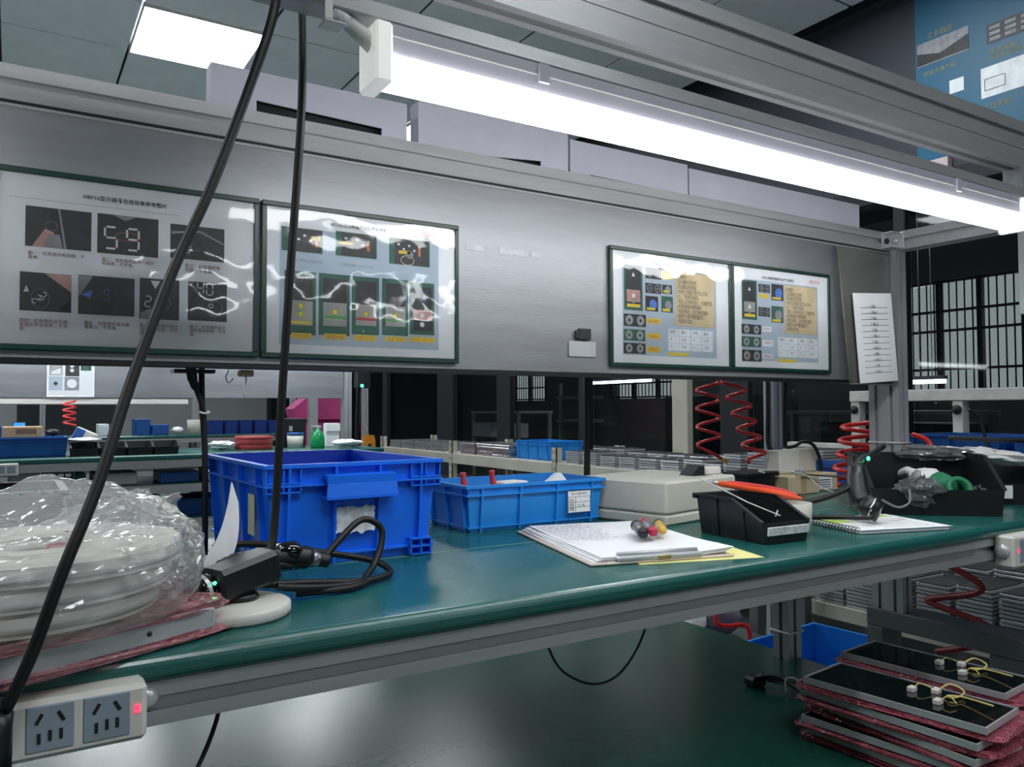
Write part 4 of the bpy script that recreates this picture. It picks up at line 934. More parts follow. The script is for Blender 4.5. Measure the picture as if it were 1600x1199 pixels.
# reels of white tape sealed in a clear bag
FOAM = mat('white_foam_tape', S(224, 222, 214), .75, 0, .04, 40, .15, 200); GREYE = mat('reel_edge', S(176, 178, 172), .5, 0, .06)
for k, (z, rr, cx, cy, lab) in enumerate(((.7925, .112, .010, .845, 'white tape reel lying at the bottom of the clear bag'), (.8125, .118, .014, .848, 'white tape reel lying in the middle inside the clear bag'), (.8325, .124, .020, .85, 'white tape reel with open hub lying on top inside the clear bag'))):
    t = thing('tape_reel', lab, 'reel', (cx, cy, z), 0, 'tape reels in the bag')
    B().lathe([(.046, .0), (rr, .0), (rr, .0155), (rr-.004, .0185), (.050, .0185), (.046, .016), (.046, 0)], FOAM, 72, sm=False).done('flange', t, True)
    B().lathe([(rr-.001, .003), (rr+.0012, .0035), (rr+.0012, .0075), (rr-.001, .008)], GREYE, 48).done('edge_groove', t, True)
    B().lathe([(.046, .0), (.040, .001), (.040, .010), (.046, .0105)], GREYE, 32).done('hub', t, True)
tag(B().lathe([(.0001, .0), (.010, .0), (.010, .006), (.0001, .007)], mat('dark_red_cap', S(150, 40, 60), .4), 18, (.040, .868, .8385)).done('hub_cap'), 'dark red cap inside the hub of the top reel', 'cap')
# clear bag around the reels
def bag_mesh():
    n, k = 110, 46; rings = []
    for j in range(k+1):
        v = j/k; rg = []
        for i in range(n):
            a = 2*pi*i/n; ca, sa = cos(a), sin(a)
            if v < .5: k2 = v/.5; rr = .138+.010*sin(pi*k2); z = .789+k2*.066
            else: k2 = (v-.5)/.5; rr = .138-.100*k2**1.7; z = .855+.008*sin(pi*k2)
            back = max(0, sa*.9+ca*.25)                       # loose film rises at the back right
            z += .042*back**1.5*max(0, 1-abs(v-.62)/.34)*(1+.9*noise.noise(Vector((ca*2.2, sa*2.2, v*3))))
            p = Vector((ca*rr*1.0, sa*rr, 0))
            nz = noise.noise(Vector((p.x*26, p.y*26, z*26)))*.0085+abs(noise.noise(Vector((p.x*60, p.y*60, z*60+4))))*.007+noise.noise(Vector((p.x*120, p.y*120, z*120)))*.0025
            if v < .08: nz *= v/.08
            rg.append((.012+ca*(rr*1.0+nz), .85+sa*(rr+nz), z+nz*.8*(1 if v > .3 else .2)))
        rings.append(rg)
    return rings
tag(B().loft(bag_mesh(), BAG, caps=False, sm=False).done('clear_bag'), 'crumpled clear plastic bag around the white tape reels', 'plastic bag')
crumple('clear_bag', 'loose tuft of crumpled clear film behind the bagged reels', 'plastic bag', (.10, .972, .850), (.055, .022, .022), BAG, 21, .7, 40, 2.6, None, (0, -.1, .2))

# sheet of paper sticking up between bag and crate
q = B(); n = 10
def pp_(k, s_):  # a bent tapering sheet
    A = Vector((.160, .900, .785)); Bq = Vector((.216, .952, .888)); w0, w1 = Vector((.034, .02, -.005)), Vector((.009, .006, -.025))
    p = A.lerp(Bq, k); bend = Vector((.008, -.004, -.004))*sin(pi*k)
    return p+bend+w0.lerp(w1, k)*s_
vs = [pp_(i/n, s_) for i in range(n+1) for s_ in (0, 1)]; off = Vector((.0006, -.0006, 0))
fs = [(2*i, 2*i+1, 2*i+3, 2*i+2) for i in range(n)]
q.add(vs, fs, PAPER, True).add([v+off for v in vs], fs, PAPER, True)
tag(q.done('paper_sheet'), 'stiff white paper sticking up between the bag and the blue crate', 'paper')

# black tool on the round white base
wt = thing('stand_base', 'flat round white base disc at the front of the bench beside the bag', 'stand', (.196, .850, T+.0005))
B().lathe([(0, 0), (.055, 0), (.057, .002), (.057, .0105), (.054, .0125), (0, .0125)], WHITEP, 40).done('disc', wt, True)
t = thing('charger', 'black boxy adapter with a green light lying on the round white base', 'adapter', (.2, .85, T+.014))
A = Matrix.Translation((.206, .862, .797)) @ Matrix.Rotation(R(22), 4, 'Z') @ Matrix.Rotation(R(-10), 4, 'Y')
B(A).box(-.036, .040, -.019, .019, -.016, .018, BLACKP, .005).done('body', t)
B(A @ Matrix.Rotation(pi/2, 4, 'Y')).lathe([(.0155, -.052), (.0165, -.050), (.0165, -.036), (.0145, -.035)], BLACKG, 20, caps=True).done('barrel', t)
B(A @ Matrix.Rotation(pi/2, 4, 'Y')).lathe([(.0168, -.0475), (.0168, -.0435)], SILV, 20).done('metal_ring', t)
B(A).box(-.075, -.050, -.006, .006, -.012, -.001, PAPER, .002).done('white_tip', t)
B(A).tube([(-.050, 0, 0), (-.066, 0, .002)], [.012, .006], BLACKP, 12).done('nose', t)
B(A).tube([(-.041, -.0160, .0085), (-.041, -.0175, .0095)], .0018, emit('green_indicator', (.05, 1, .35), 4), 8).done('indicator_light', t)
B().lathe([(.016, 0), (.018, .003), (.016, .006)], BLACKP, 20, (.206, .858, .7735), caps=True).tube([(.206, .86, .777), (.206, .86, .79)], .012, BLACKP, 12).done('foot', t)
t = thing('hand_tool', 'black ribbed hand grip in shiny wrapping lying before the big blue crate', 'hand tool', (.25, .93, .79))
wp = spl([(.192, .90, .7975), (.215, .912, .799), (.24, .921, .800), (.272, .929, .800), (.300, .932, .7955), (.325, .933, .789)], 6)
B().tube(wp, [.009+.004*min(1, i/5)-(0.005 if i > 24 else 0)+(.0012 if i % 2 else 0) for i in range(len(wp))], BLACKP, 14).done('grip', t)
B().tube([(.262, .926, .806), (.280, .929, .8045), (.292, .931, .800)], [.010, .014, .009], BLACKG, 14).done('switch_housing', t)
B().tube([(.296, .932, .7955), (.318, .933, .791)], [.0115, .008], mat('crumpled_foil', S(150, 152, 158), .18, .8, .4, 150, .8, 200), 12).done('foil_wrap', t)
B().tube(spl([(.318, .933, .791), (.341, .940, .811), (.366, .948, .829), (.383, .950, .832), (.400, .950, .820), (.398, .945, .798), (.384, .935, .777), (.366, .915, .769), (.36, .90, .766)], 7), .0042, BLACKC, 8).done('cord', t)
B().tube(spl([(.189, .96, .775), (.206, 1.0, .795), (.235, 1.02, .804), (.272, 1.005, .803), (.318, .99, .794), (.37, .978, .783), (.400, .965, .775), (.409, .945, .768), (.40, .925, .766), (.37, .905, .766), (.32, .885, .768), (.27, .870, .775), (.245, .868, .780)], 7), .0043, BLACKC, 8).done('cord', t)
B().tube(spl([(.190, .93, .772), (.23, .905, .776), (.28, .90, .774), (.33, .905, .768), (.36, .90, .766), (.33, .88, .7655), (.27, .88, .7665)], 7), .0040, BLACKC, 8).done('cord', t)
B().tube(spl([(.19, .895, .785), (.215, .885, .793), (.245, .895, .797), (.275, .915, .790)], 7), .0045, BLACKG, 8).done('cord', t)
# black open box at the back left
t = thing('parts_box', 'black open box at the back left of the bench behind the bag', 'box', (-.12, 1.285, T+.0005))
def rc_(a, b, c, d, z): return [(a, c, z), (b, c, z), (b, d, z), (a, d, z)]
B().loft([rc_(-.36, .052, 1.21, 1.36, T+.0005), rc_(-.365, .060, 1.2, 1.37, .866), rc_(-.361, .056, 1.204, 1.366, .866), rc_(-.355, .048, 1.214, 1.356, T+.004)], BLACKP).done('body', t)
B().loft([rc_(-.365, .060, 1.2, 1.37, .858), rc_(-.370, .066, 1.194, 1.376, .860), rc_(-.370, .066, 1.194, 1.376, .867), rc_(-.361, .056, 1.204, 1.366, .867)], mat('grey_rim', S(92, 94, 98), .4), caps=False).done('rim', t)

# ================================================================== LOWER SHELF
random.seed(5)
YW = mat('yellow_wire', S(206, 186, 110), .5)
def make_display(label, full=True):
    t = thing('display_module', label, 'display module', (0, 0, 0), 0, 'display modules on the lower shelf')
    W, L, H = .112, .262, .0105
    def rr(a, b, z): return [(-a, -b, z), (a, -b, z), (a, b, z), (-a, b, z)]
    B().loft([rr(W/2-.003, L/2-.003, 0), rr(W/2, L/2, .001), rr(W/2, L/2, H), rr(W/2-.0022, L/2-.0022, H), rr(W/2-.0022, L/2-.0022, H-.003), rr(.03, .1, H-.003)], SILV).done('silver_tray', t, True)
    B().box(-W/2+.0024, W/2-.0024, -L/2+.0024, L/2-.0024, H-.0028, H-.0012, BLACKG).done('black_panel', t, True)
    if not full: return t
    for x, y in ((.012, -.005), (.030, -.032), (-.012, -.052)): B().box(x-.007, x+.007, y-.005, y+.005, H-.0012, H+.006, WHITEP, .001).done('connector', t, True)
    B().tube(spl([(.030, -.034, H+.003), (.046, -.045, H+.012), (.050, -.062, H+.006), (.03, -.066, H+.004), (.012, -.06, H+.004), (.02, -.052, H+.003), (.028, -.07, H+.004), (.012, -.115, H+.008)], 5), .0014, YW, 6).done('wire', t, True)
    B().tube(spl([(.012, -.008, H+.003), (.022, -.012, H+.01), (.03, -.028, H+.004)], 5), .0009, YW, 5).done('wire', t, True)
    B().tube(spl([(-.012, -.054, H+.003), (.0, -.062, H+.010), (-.004, -.074, H+.003)], 5), .0010, YW, 5).done('wire', t, True)
    return t
disp = {}
stA = [(1.128, .700, 2), (1.124, .704, 6), (1.130, .698, -2), (1.122, .702, 3), (1.126, .700, 7)]
stB = [(1.305, .760, 4), (1.300, .757, 9), (1.308, .763, 5), (1.302, .759, 5)]
words = ('lowest', 'second from below', 'third from below', 'fourth from below', 'topmost')
for nm, st, dz in (('front', stA, .0200), ('rear', stB, .0245)):
    for i, (x, y, a) in enumerate(st):
        z = .4505+i*dz; top = i == len(st)-1
        lab = 'black display module with yellow wires, %s of the %s lower-shelf stack' % ('topmost' if top else words[i], nm)
        key = 'full' if top else 'plain'
        if key not in disp: t = disp[key] = make_display(lab if top else lab.replace(' with yellow wires', ''), top); t.location = (x, y, z+.0095); t.rotation_euler = (0, 0, R(a))
        else: t = dup(disp[key], (x, y, z+.0095), R(a), lab if top else lab.replace(' with yellow wires', ''), 'display modules on the lower shelf')
        pz = bubble_sheet('bubble_pouch', None, (x+.012, y+.002, z), R(a+random.uniform(-3, 3)), .140, .290, .0088 if nm == 'front' else .0090, PINKD, i+3, .0045)
        tag(pz, 'pink bubble wrap pouch, %s of the %s display stack' % ('topmost' if top else words[i], nm), 'bubble wrap', 'pink pouches between the display modules')
t = thing('coiled_lead', 'small black plug with a tied pale lead lying on the lower shelf', 'cable', (1.19, 1.0, .45))
B().box(1.170, 1.205, 1.02, 1.05, .4505, .470, BLACKP, .005).done('plug', t)
for i in range(5): B().tube(spl([(1.185+.004*i, 1.03, .468+.002*i), (1.20, 1.0+.003*i, .475-.003*i), (1.21+.003*i, .965, .462+.003*(i % 3)), (1.20, .935-.004*i, .4555+.003*i), (1.185+.004*i, .905, .456)], 5), .0018, mat('pale_lead', S(150, 148, 140), .5) if i % 2 else BLACKC, 6).done('lead', t)
B().tube(spl([(1.20, .975, .456), (1.20, .975, .478), (1.222, .968, .475), (1.222, .968, .455)], 4), .0016, WHITEP, 6).done('tie', t)
B().box(1.176, 1.190, .89, .91, .4505, .460, WHITEP, .002).done('connector', t); B().box(1.158, 1.170, .868, .888, .4505, .459, WHITEP, .002).done('connector', t)

# ================================================================== BACKGROUND: THE NEXT BENCH ROWS
def far_bench(label, x0, x1, yf, shelves, posts, panel=None):
    t = thing('workbench', label, 'workbench', ((x0+x1)/2, yf+.3, 0), 0, 'workbench rows behind')
    B().box(x0, x1, yf, yf+.63, T-.025, T, GREEN, .006).done('tabletop', t)
    B().box(x0, x1, yf+.008, yf+.048, .695, .735, ALU, .002).box(x0, x1, yf+.006, yf+.01, .711, .715, ALU).done('front_rail', t)
    for z in shelves:
        B().box(x0, x1, yf+.06, yf+.60, z, z+.015, SHELFG).done('lower_shelf', t); B().box(x0, x1, yf+.02, yf+.06, z-.028, z+.012, ALU, .002).done('shelf_rail', t)
    for x, z1 in posts:
        profz(x, x+.04, yf+.36, yf+.44, 0, z1).done('post', t)
        for y in (yf+.02, yf+.55): profz(x, x+.04, y, y+.04, 0, .735).done('leg', t)
    if panel:
        for a, b in panel: B().box(a, b, yf+.385, yf+.393, 1.040, 1.355, STEEL).done('back_panel', t)
        B().box(panel[0][0], .80, yf+.39, yf+.43, 1.005, 1.030, WHITEP, .002).done('cross_rail', t)
        B().box(panel[0][0], panel[-1][1]+.1, yf+.385, yf+.425, 1.355, 1.40, ALU, .002).done('top_rail', t)
    return t
b2 = far_bench('next aluminium workbench row with green top and steel panels, behind the bag', -2.4, 1.76, 4.13, (.60, .43), ((1.665, 1.40), (-.9, 1.40)), ((-2.2, .145), (.352, 1.66)))
b3 = far_bench('farther green-topped workbench row against the pale wall', -2.4, 2.0, 7.3, (.45,), ((1.40, 1.5), (.2, 1.5)))
# sheet with photos between the panels
s = Sheet('photo_sheet', 'small photo sheet hanging on the next bench row at left', .145, 1.225, 207, 185, 4.505, PWH)
for (a, c, d, e), m in (((10, 13, 67, 78), PSI), ((79, 13, 140, 81), PB), ((8, 83, 68, 152), PBG), ((76, 84, 140, 152), PTA), ((146, 24, 192, 52), PB)): s.rc(a, c, d, e, m, 2)
s.disc(38, 118, 9, PB, 3).disc(108, 30, 9, PWH, 3).disc(108, 52, 9, PWH, 3).disc(108, 118, 22, PWH, 3).disc(168, 38, 16, PGR, 3).poly([(18, 60), (60, 40), (60, 72), (18, 72)], PWH, 3)
s.end(1)
def simple(name, label, cat, parts, group=None):
    """a thing from a list of (part name, builder)"""
    t = thing(name, label, cat, tuple(parts[0][1].v[0]), 0, group)
    for n_, b in parts: b.done(n_, t)
    return t
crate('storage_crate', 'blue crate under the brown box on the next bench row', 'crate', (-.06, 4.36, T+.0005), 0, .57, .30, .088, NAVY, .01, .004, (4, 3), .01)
simple('cardboard_box', 'brown printed cardboard box resting on the blue crate at far left', 'box', [('body', B().box(-.035, .125, 4.30, 4.44, .8495, .900, CARD, .003)), ('print', B().box(.02, .10, 4.2985, 4.3005, .87, .89, mat('carton_print', S(120, 96, 80), .8)))])
WT = mat('white_contents', S(206, 208, 210), .6)
for i in range(4):
    x = .235+i*.117
    tb_ = pick_bin('parts_bin', 'black parts bin, %s in the row on the next bench' % ('first', 'second', 'third', 'fourth')[i], (x+.056, 4.25, T+.0005), 0, .112, .16, .062, .036, group='black bins on the next bench')
    B().box(x+.008, x+.104, 4.19, 4.31, .77, .778+.012*(i % 2), WT if i != 0 else BLACKP).done('contents', tb_)
simple('gauge', 'tilted grey instrument with a blue screen on the next bench', 'device', [('case', B(Matrix.Translation((.30, 4.40, .835)) @ Matrix.Rotation(.45, 4, 'Y')).box(-.05, .05, -.03, .03, -.04, .045, WHITEP, .006)), ('screen', B(Matrix.Translation((.30, 4.40, .835)) @ Matrix.Rotation(.45, 4, 'Y')).box(-.052, -.01, -.032, -.0301, -.02, .04, NAVY))])
crumple('paper_scrap', 'crumpled white paper in front of the tilted instrument', 'paper', (.29, 4.27, .835), (.07, .05, .010), PAPER, 4, .4, 18)
crumple('component', 'small dark part beside the brown box on the next bench', 'part', (.165, 4.34, .870), (.03, .02, .016), BLACKP, 9, .3, 14)
simple('power_strip', 'white power strip on the rail of the next bench row', 'power strip', [('body', B().box(-.45, .03, 4.10, 4.137, .69, .742, WHITEP, .003)), ('socket', B().box(-.06, -.02, 4.098, 4.101, .70, .732, mat('grey_socket', S(140, 152, 164), .45))), ('socket', B().box(-.012, .02, 4.098, 4.101, .70, .732, MATS['grey_socket']))])
simple('white_carton', 'white carton on the shelf under the next bench row', 'carton', [('body', B().box(-.01, .11, 4.2, 4.4, .6155, .690, CARTW, .003)), ('label', B().box(.02, .09, 4.1985, 4.2005, .63, .66, PTA))])
q = B()
for i in range(5): q.box(.12+i*.03, .125+i*.03, 4.2, 4.25, .6155, .69, BLACKP)
for z in (.63, .66, .685): q.box(.12, .245, 4.2, 4.25, z, z+.005, BLACKP)
tag(q.done('wire_rack'), 'black grid rack on the shelf under the next bench row', 'rack')
for i, (x0, x1, z1, m, lab) in enumerate(((.26, .30, .68, GRT, 'green box beside the black grid rack'), (.33, .52, .675, WT, 'pale tray stack on the shelf under the next bench'), (.62, .80, .67, NAVY, 'dark blue tray on the shelf under the next bench'), (.84, .98, .675, WT, 'white papers on the shelf under the next bench'))):
    tag(B().box(x0, x1, 4.22, 4.45, .6155, z1, m, .004).box(x0+.005, x1-.005, 4.215, 4.225, .622, z1-.02, m).done('shelf_box'), lab, 'box')
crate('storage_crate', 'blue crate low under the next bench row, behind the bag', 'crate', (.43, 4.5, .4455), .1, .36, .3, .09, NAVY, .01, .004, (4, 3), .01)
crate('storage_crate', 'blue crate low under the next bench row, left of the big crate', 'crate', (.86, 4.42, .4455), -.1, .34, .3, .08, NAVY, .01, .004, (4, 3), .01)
tag(crumple('bag_heap', 'x', 'x', (.84, 4.40, .565), (.05, .05, .03), mat('blue_white_bag', S(90, 120, 190), .5, 0, .5, 20), 3, .4, 18), 'blue and white bundle on the crate under the next bench', 'bundle')
crumple('bag_heap', 'grey plastic bag slumped between the crates under the next bench', 'plastic bag', (.645, 4.6, .495), (.032, .06, .04), mat('grey_bag', S(110, 112, 116), .5), 6, .4, 20)
coil('air_hose', 'red coiled hose hanging from the next bench row at left', (.238, 4.42, 1.02), (.240, 4.42, .90), .026, 4.0, .0045)
# things on the right half of the next bench
DRED = mat('dark_red_wrap', S(150, 52, 56), .4, 0, .15, 40)
simple('strap_roll', 'dark red roll of strapping lying on the next bench', 'roll', [('roll', B().lathe([(.0, 0), (.098, 0), (.10, .004), (.10, .020), (.098, .024), (.10, .028), (.10, .048), (.098, .052), (.10, .056), (.10, .072), (.04, .074), (.04, .06), (0, .06)], DRED, 32, (1.12, 4.42, T+.0005)))])
crumple('foil_heap', 'white crumpled film left of the dark red roll', 'film', (.955, 4.42, .788), (.06, .06, .020), WT, 13, .5, 20)
simple('tub', 'white round tub with blue lid beside the green bottle', 'tub', [('body', B().lathe([(0, 0), (.042, 0), (.046, .07), (0, .07)], WHITEP, 24, (1.36, 4.46, T+.0005))), ('lid', B().lathe([(0, .071), (.048, .071), (.046, .084), (0, .086)], NAVY, 24, (1.36, 4.46, T)))])
GBOT = mat('green_bottle_plastic', S(20, 150, 86), .25)
simple('spray_bottle', 'green spray bottle with grey trigger on the next bench', 'bottle', [('body', B().lathe([(0, 0), (.036, 0), (.040, .01), (.038, .06), (.024, .09), (.012, .105), (0, .105)], GBOT, 22, (1.455, 4.36, T+.0005))), ('trigger', B().box(1.42, 1.475, 4.35, 4.37, .866, .885, PTA, .004).tube([(1.455, 4.36, .855), (1.455, 4.36, .875)], .012, PTA, 10).tube([(1.43, 4.36, .87), (1.425, 4.36, .835)], .005, PTA, 6))])
simple('white_pack', 'white carton standing upright behind the green bottle', 'carton', [('body', B().box(1.525, 1.605, 4.42, 4.47, T+.0005, .895, PAPER, .003)), ('flap', B().box(1.525, 1.605, 4.41, 4.42, .85, .893, PAPER))])
crumple('cloth', 'crumpled white cloth in front of the upright carton', 'cloth', (1.59, 4.26, .788), (.085, .05, .018), PAPER, 17, .4, 20)
simple('black_device', 'black equipment standing on the next bench behind the green bottle', 'device', [('case', B().box(1.31, 1.45, 4.55, 4.65, T+.0005, .925, BLACKP, .006)), ('knob', B().box(1.35, 1.37, 4.545, 4.55, .85, .88, PTA))])
simple('control_box', 'black control box with a green light on the post of the next bench', 'device', [('case', B().box(1.715, 1.80, 4.43, 4.49, 1.10, 1.30, BLACKP, .004)), ('indicator_light', B().tube([(1.745, 4.427, 1.113), (1.745, 4.431, 1.113)], .010, MATS['green_indicator'], 10)), ('cord', B().tube(spl([(1.725, 4.45, 1.10), (1.72, 4.45, .95), (1.715, 4.45, .77)], 5), .006, BLACKC, 6)), ('cord', B().tube(spl([(1.745, 4.45, 1.10), (1.74, 4.45, .95), (1.725, 4.45, .77)], 5), .004, BLACKC, 6))])
# on the third row
BLK = mat('dark_board', S(24, 27, 32), .5)
tag(B().box(.04, .80, 7.95, 7.99, T+.0005, 1.03, BLK, .004).box(.03, .81, 7.94, 7.95, T+.001, .80, BLK).done('dark_screen'), 'long dark board standing at the back of the farthest bench row', 'board')
for i, (x0, x1, z1, m, lab) in enumerate(((.62, .70, .86, PAPER, 'small white box before the dark board'), (.90, 1.02, .90, NAVY, 'blue box right of the dark board'), (1.03, 1.17, .85, NAVY, 'low blue tray right of the dark board'), (-.30, .02, .85, NAVY, 'blue tray at the far left edge'), (.08, .14, .83, PTA, 'small grey jig left before the dark board'))):
    tag(B().box(x0, x1, 7.5, 7.72, T+.0005, z1, m, .004).box(x0+.01, x1-.01, 7.49, 7.50, T+.005, z1-.02, m).done('shelf_box'), lab, 'box')
simple('monitor', 'small glowing blue screen at the far left edge', 'screen', [('case', B().box(.01, .10, 7.40, 7.43, .80, .885, BLACKP, .003)), ('screen', B().box(.016, .094, 7.397, 7.40, .806, .88, emit('blue_screen', (.05, .35, .9), .8))), ('foot', B().box(.04, .07, 7.40, 7.43, T+.0005, .80, BLACKP))])
crumple('paper_heap', 'heap of white papers beside the cream cup on the farthest row', 'paper', (1.235, 7.45, .800), (.045, .06, .028), PAPER, 31, .4, 18)
simple('cup', 'cream cup at the right end of the farthest row', 'cup', [('body', B().lathe([(0, 0), (.055, 0), (.066, .13), (.060, .13), (.05, .006), (0, .006)], CREAM, 22, (1.37, 7.42, T+.0005)))])
for i in range(6):
    crate('small_bin', 'small dark blue bin, %s in the far row of bins' % ('first', 'second', 'third', 'fourth', 'fifth', 'sixth')[i], 'bin', (1.55+i*.13, 7.5, T+.0005), 0, .12, .2, .12, mat('dark_blue_plastic', S(24, 60, 140), .45), .006, .004, (3, 3), .008, group='small blue bins on the farthest bench', skirt=False)
b4 = far_bench('farthest bench section carrying small blue bins beside the partition', 2.02, 2.6, 7.3, (.45,), ((2.3, 1.5),))
MAGT = mat('magenta_fabric', S(178, 62, 120), .7, 0, .1, 12)
t = thing('pink_cover', 'large magenta pink cover draped behind the next bench row', 'cover', (2.0, 6.0, 0))
B().prism([(1.78, .98), (1.88, 1.06), (2.22, 1.06), (2.22, .90), (1.80, .90)], 'y', 5.9, 6.1, MAGT).done('upper_fold', t); B().box(1.82, 2.22, 5.92, 6.08, .0, .90, MAGT, .02).done('skirt', t)
tag(B().box(1.845, 1.905, 5.7, 5.76, 0, 1.5, ALUV, .002).box(1.84, 1.91, 5.69, 5.77, 0, .02, ALUV).done('post'), 'grey aluminium post in front of the pink cover', 'post')
tag(profz(2.16, 2.20, 5.46, 5.50, 0, 1.7).done('post'), 'slim bright aluminium post between pink cover and metal rack', 'post')

# ================================================================== BACKGROUND: RACK OF METAL PARTS ALONG THE PARTITION
rk = thing('storage_rack', 'low cream steel rack of metal parts along the glass partition', 'rack', (2.95, 3.8, 0))
RX0, RX1 = 2.70, 3.22
for y, zt_ in ((6.40, .745), (5.13, .745), (3.83, .745), (2.10, .745), (1.15, .30)):
    for x in (RX0, RX1-.04):
        p = B().box(x, x+.006, y-.025, y+.025, 0, zt_, BEIGE).box(x, x+.04, y-.025, y-.019, 0, zt_, BEIGE).done('upright', rk)
        q = B()
        for z in [.06+.05*i for i in range(14) if .06+.05*i < zt_-.03]:
            for dy in (-.010, .010): q.box(x-.0006, x+.0002, y+dy-.003, y+dy+.003, z, z+.016, MULL)
        q.done('slot_hole', p)
for z0, z1 in ((.585, .655), (.155, .21)):
    for a, b in ((6.40, 5.13), (5.13, 3.83), (3.83, 2.10), (2.10, 1.15)):
        if z0 > .5 and a < 3: continue
        for x in (RX0-.002, RX1-.012): B().box(x, x+.014, b+.026, a-.026, z0, z1, BEIGE, .002).done('shelf_beam', rk)
        B().box(RX0+.013, RX1-.013, b+.002, a-.002, z1-.012, z1, BEIGE).done('shelf_board', rk)
SILD = mat('part_dark_end', S(70, 72, 76), .5, .5, .1)
def stack(label, x, y, z, n, w_, d, h, m, seed):
    random.seed(seed); q = B()
    for i in range(n):
        j = random.uniform(-.004, .004)
        q.box(x+j, x+d+j, y-w_/2+j, y+w_/2+j, z+i*h, z+i*h+h*.72, m, .001)
        q.box(x+.006, x+d-.006, y-w_/2+.008, y+w_/2-.008, z+i*h+h*.72, z+(i+1)*h, SILD)
    return tag(q.done('metal_part_stack'), label, 'part stack', 'stacks of silver metal parts on the rack')
k = 0
ords = ('first', 'second', 'third', 'fourth', 'fifth', 'sixth', 'seventh', 'eighth', 'ninth', 'tenth', 'eleventh', 'twelfth', 'thirteenth', 'fourteenth', 'fifteenth', 'sixteenth')
ytop = [3.70, 3.54, 3.38, 3.22, 3.06, 2.90, 2.74, 2.62, 2.50, 2.36, 2.22]
for i, y in enumerate(ytop):
    n = (6, 6, 5, 5, 5, 5, 6, 5, 9, 10, 10, 8)[i]
    stack('stack of flat silver metal parts, %s from the far end of the top shelf' % ords[i], 2.735, y, .6555, n, .125 if i < 7 else .10, .16, .0125, SILV, i)
    stack('rear stack of flat silver metal parts, %s from the far end of the top shelf' % ords[i], 2.945, y+.01, .6555, n+1, .125 if i < 7 else .10, .16, .0125, SILV, i+40)
BLIS = mat('silver_blister', S(190, 194, 198), .18, .7, .2, 60, .7, 70)
for i, y in enumerate((6.2, 5.95, 5.7, 5.45, 4.95, 4.72, 4.50)):
    q = B(); random.seed(i+90)
    for l_ in range(4 if i < 4 else 5): j = random.uniform(-.01, .01); q.box(2.74+j, 3.1+j, y-.105+j, y+.105+j, .6555+l_*.016, .6555+l_*.016+.0145, BLIS, .002)
    tag(q.done('blister_tray_stack'), 'stack of shiny silver trays, %s from the far end of the rack' % ords[i], 'tray stack', 'silver trays on the rack')
crate('storage_crate', 'small blue crate sitting among the silver trays on the rack', 'crate', (2.90, 4.17, .656), 0, .26, .40, .115, LBLUE, .008, .004, (3, 4), .01)
ylow = [2.50, 2.36, 2.22, 1.99, 1.86, 1.72, 1.58, 1.44, 1.30]
for i, y in enumerate(ylow):
    n = (7, 7, 8, 8, 9, 11, 11, 12, 12)[i]
    stack('stack of silver metal parts, %s from the far end of the lower shelf' % ords[i], 2.715, y, .2105, n, .118, .22, .0135, SILV, i+7)
    stack('rear stack of silver metal parts, %s from the far end of the lower shelf' % ords[i], 2.96, y, .2105, n+2, .118, .20, .0135, SILV, i+17)
tag(B().tube(spl([(2.42, y-.20, z) for y, z in ((1.68, .52), (1.60, .505), (1.47, .455), (1.48, .42), (1.62, .375), (1.58, .36), (1.45, .335), (1.43, .295), (1.52, .25), (1.60, .22))], 7), .010, mat('dark_red_hose', S(130, 34, 32), .4), 8).done('air_hose'), 'dark red hose curling in front of the lower rack shelf', 'hose')
simple('clamp', 'orange yellow clamp hanging on the slim bright post by the rack', 'clamp', [('body', B().prism([(2.195+a*.87, .97-(.97-b)*.867) for a, b in ((-.04, .76), (.04, .76), (.05, .73), (.06, .60), (.035, .60), (.015, .69), (-.015, .69), (-.035, .60), (-.06, .60), (-.05, .73))], 'y', 5.425, 5.458, mat('orange_plastic', S(216, 140, 40), .4))), ('wire', B().tube(spl([(2.195, 5.44, .788), (2.18, 5.44, .82), (2.165, 5.452, .88)], 5), .004, SILV, 6))])

# ================================================================== RIGHT SIDE BEHIND THE POST
adj = simple('post', 'bright slotted aluminium post with a black cable behind the tan carton', 'post', [('profile', profz(2.03, 2.07, 1.68, 1.72, 0, 1.6)), ('cord', B().tube(spl([(2.028, 1.70, 1.5), (2.026, 1.70, 1.0), (2.024, 1.70, .86), (2.03, 1.675, .835), (2.05, 1.60, .82)], 6), .006, BLACKC, 7))])
wf = thing('steel_frame', 'white painted steel frame stand behind the aluminium post', 'frame', (3.38, 1.7, 0))
WFR = mat('white_frame_paint', S(196, 196, 190), .45)
for y in (2.31, 1.83, .9): 
    p = B().box(3.36, 3.41, y-.022, y+.022, 0, 1.0, WFR, .003).done('upright', wf)
    B(Matrix.Translation((3.359, y, .962)) @ Matrix.Rotation(-pi/2, 4, 'Y')).lathe([(.020, 0), (.020, .008), (.012, .014)], BLACKP, 14, caps=True).done('knob', p)
B().box(3.355, 3.415, .6, 2.335, 1.0, 1.05, WFR, .003).done('top_bar', wf); B().box(3.36, 3.41, .9, 2.7, .775, .80, WFR, .003).done('middle_bar', wf)
B().box(3.36, 3.41, 2.66, 2.70, 0, .775, WFR, .003).done('upright', wf)
lowt = simple('trolley', 'dark low trolley under the blue crates at right', 'trolley', [('deck', B().box(2.35, 2.68, .75, 2.1, .60, .635, DKF, .003)), ('leg', B().box(2.36, 2.40, .77, .81, 0, .60, DKF)), ('leg', B().box(2.36, 2.40, 2.04, 2.08, 0, .60, DKF)), ('leg', B().box(2.63, 2.67, .77, .81, 0, .60, DKF)), ('leg', B().box(2.63, 2.67, 2.04, 2.08, 0, .60, DKF))])
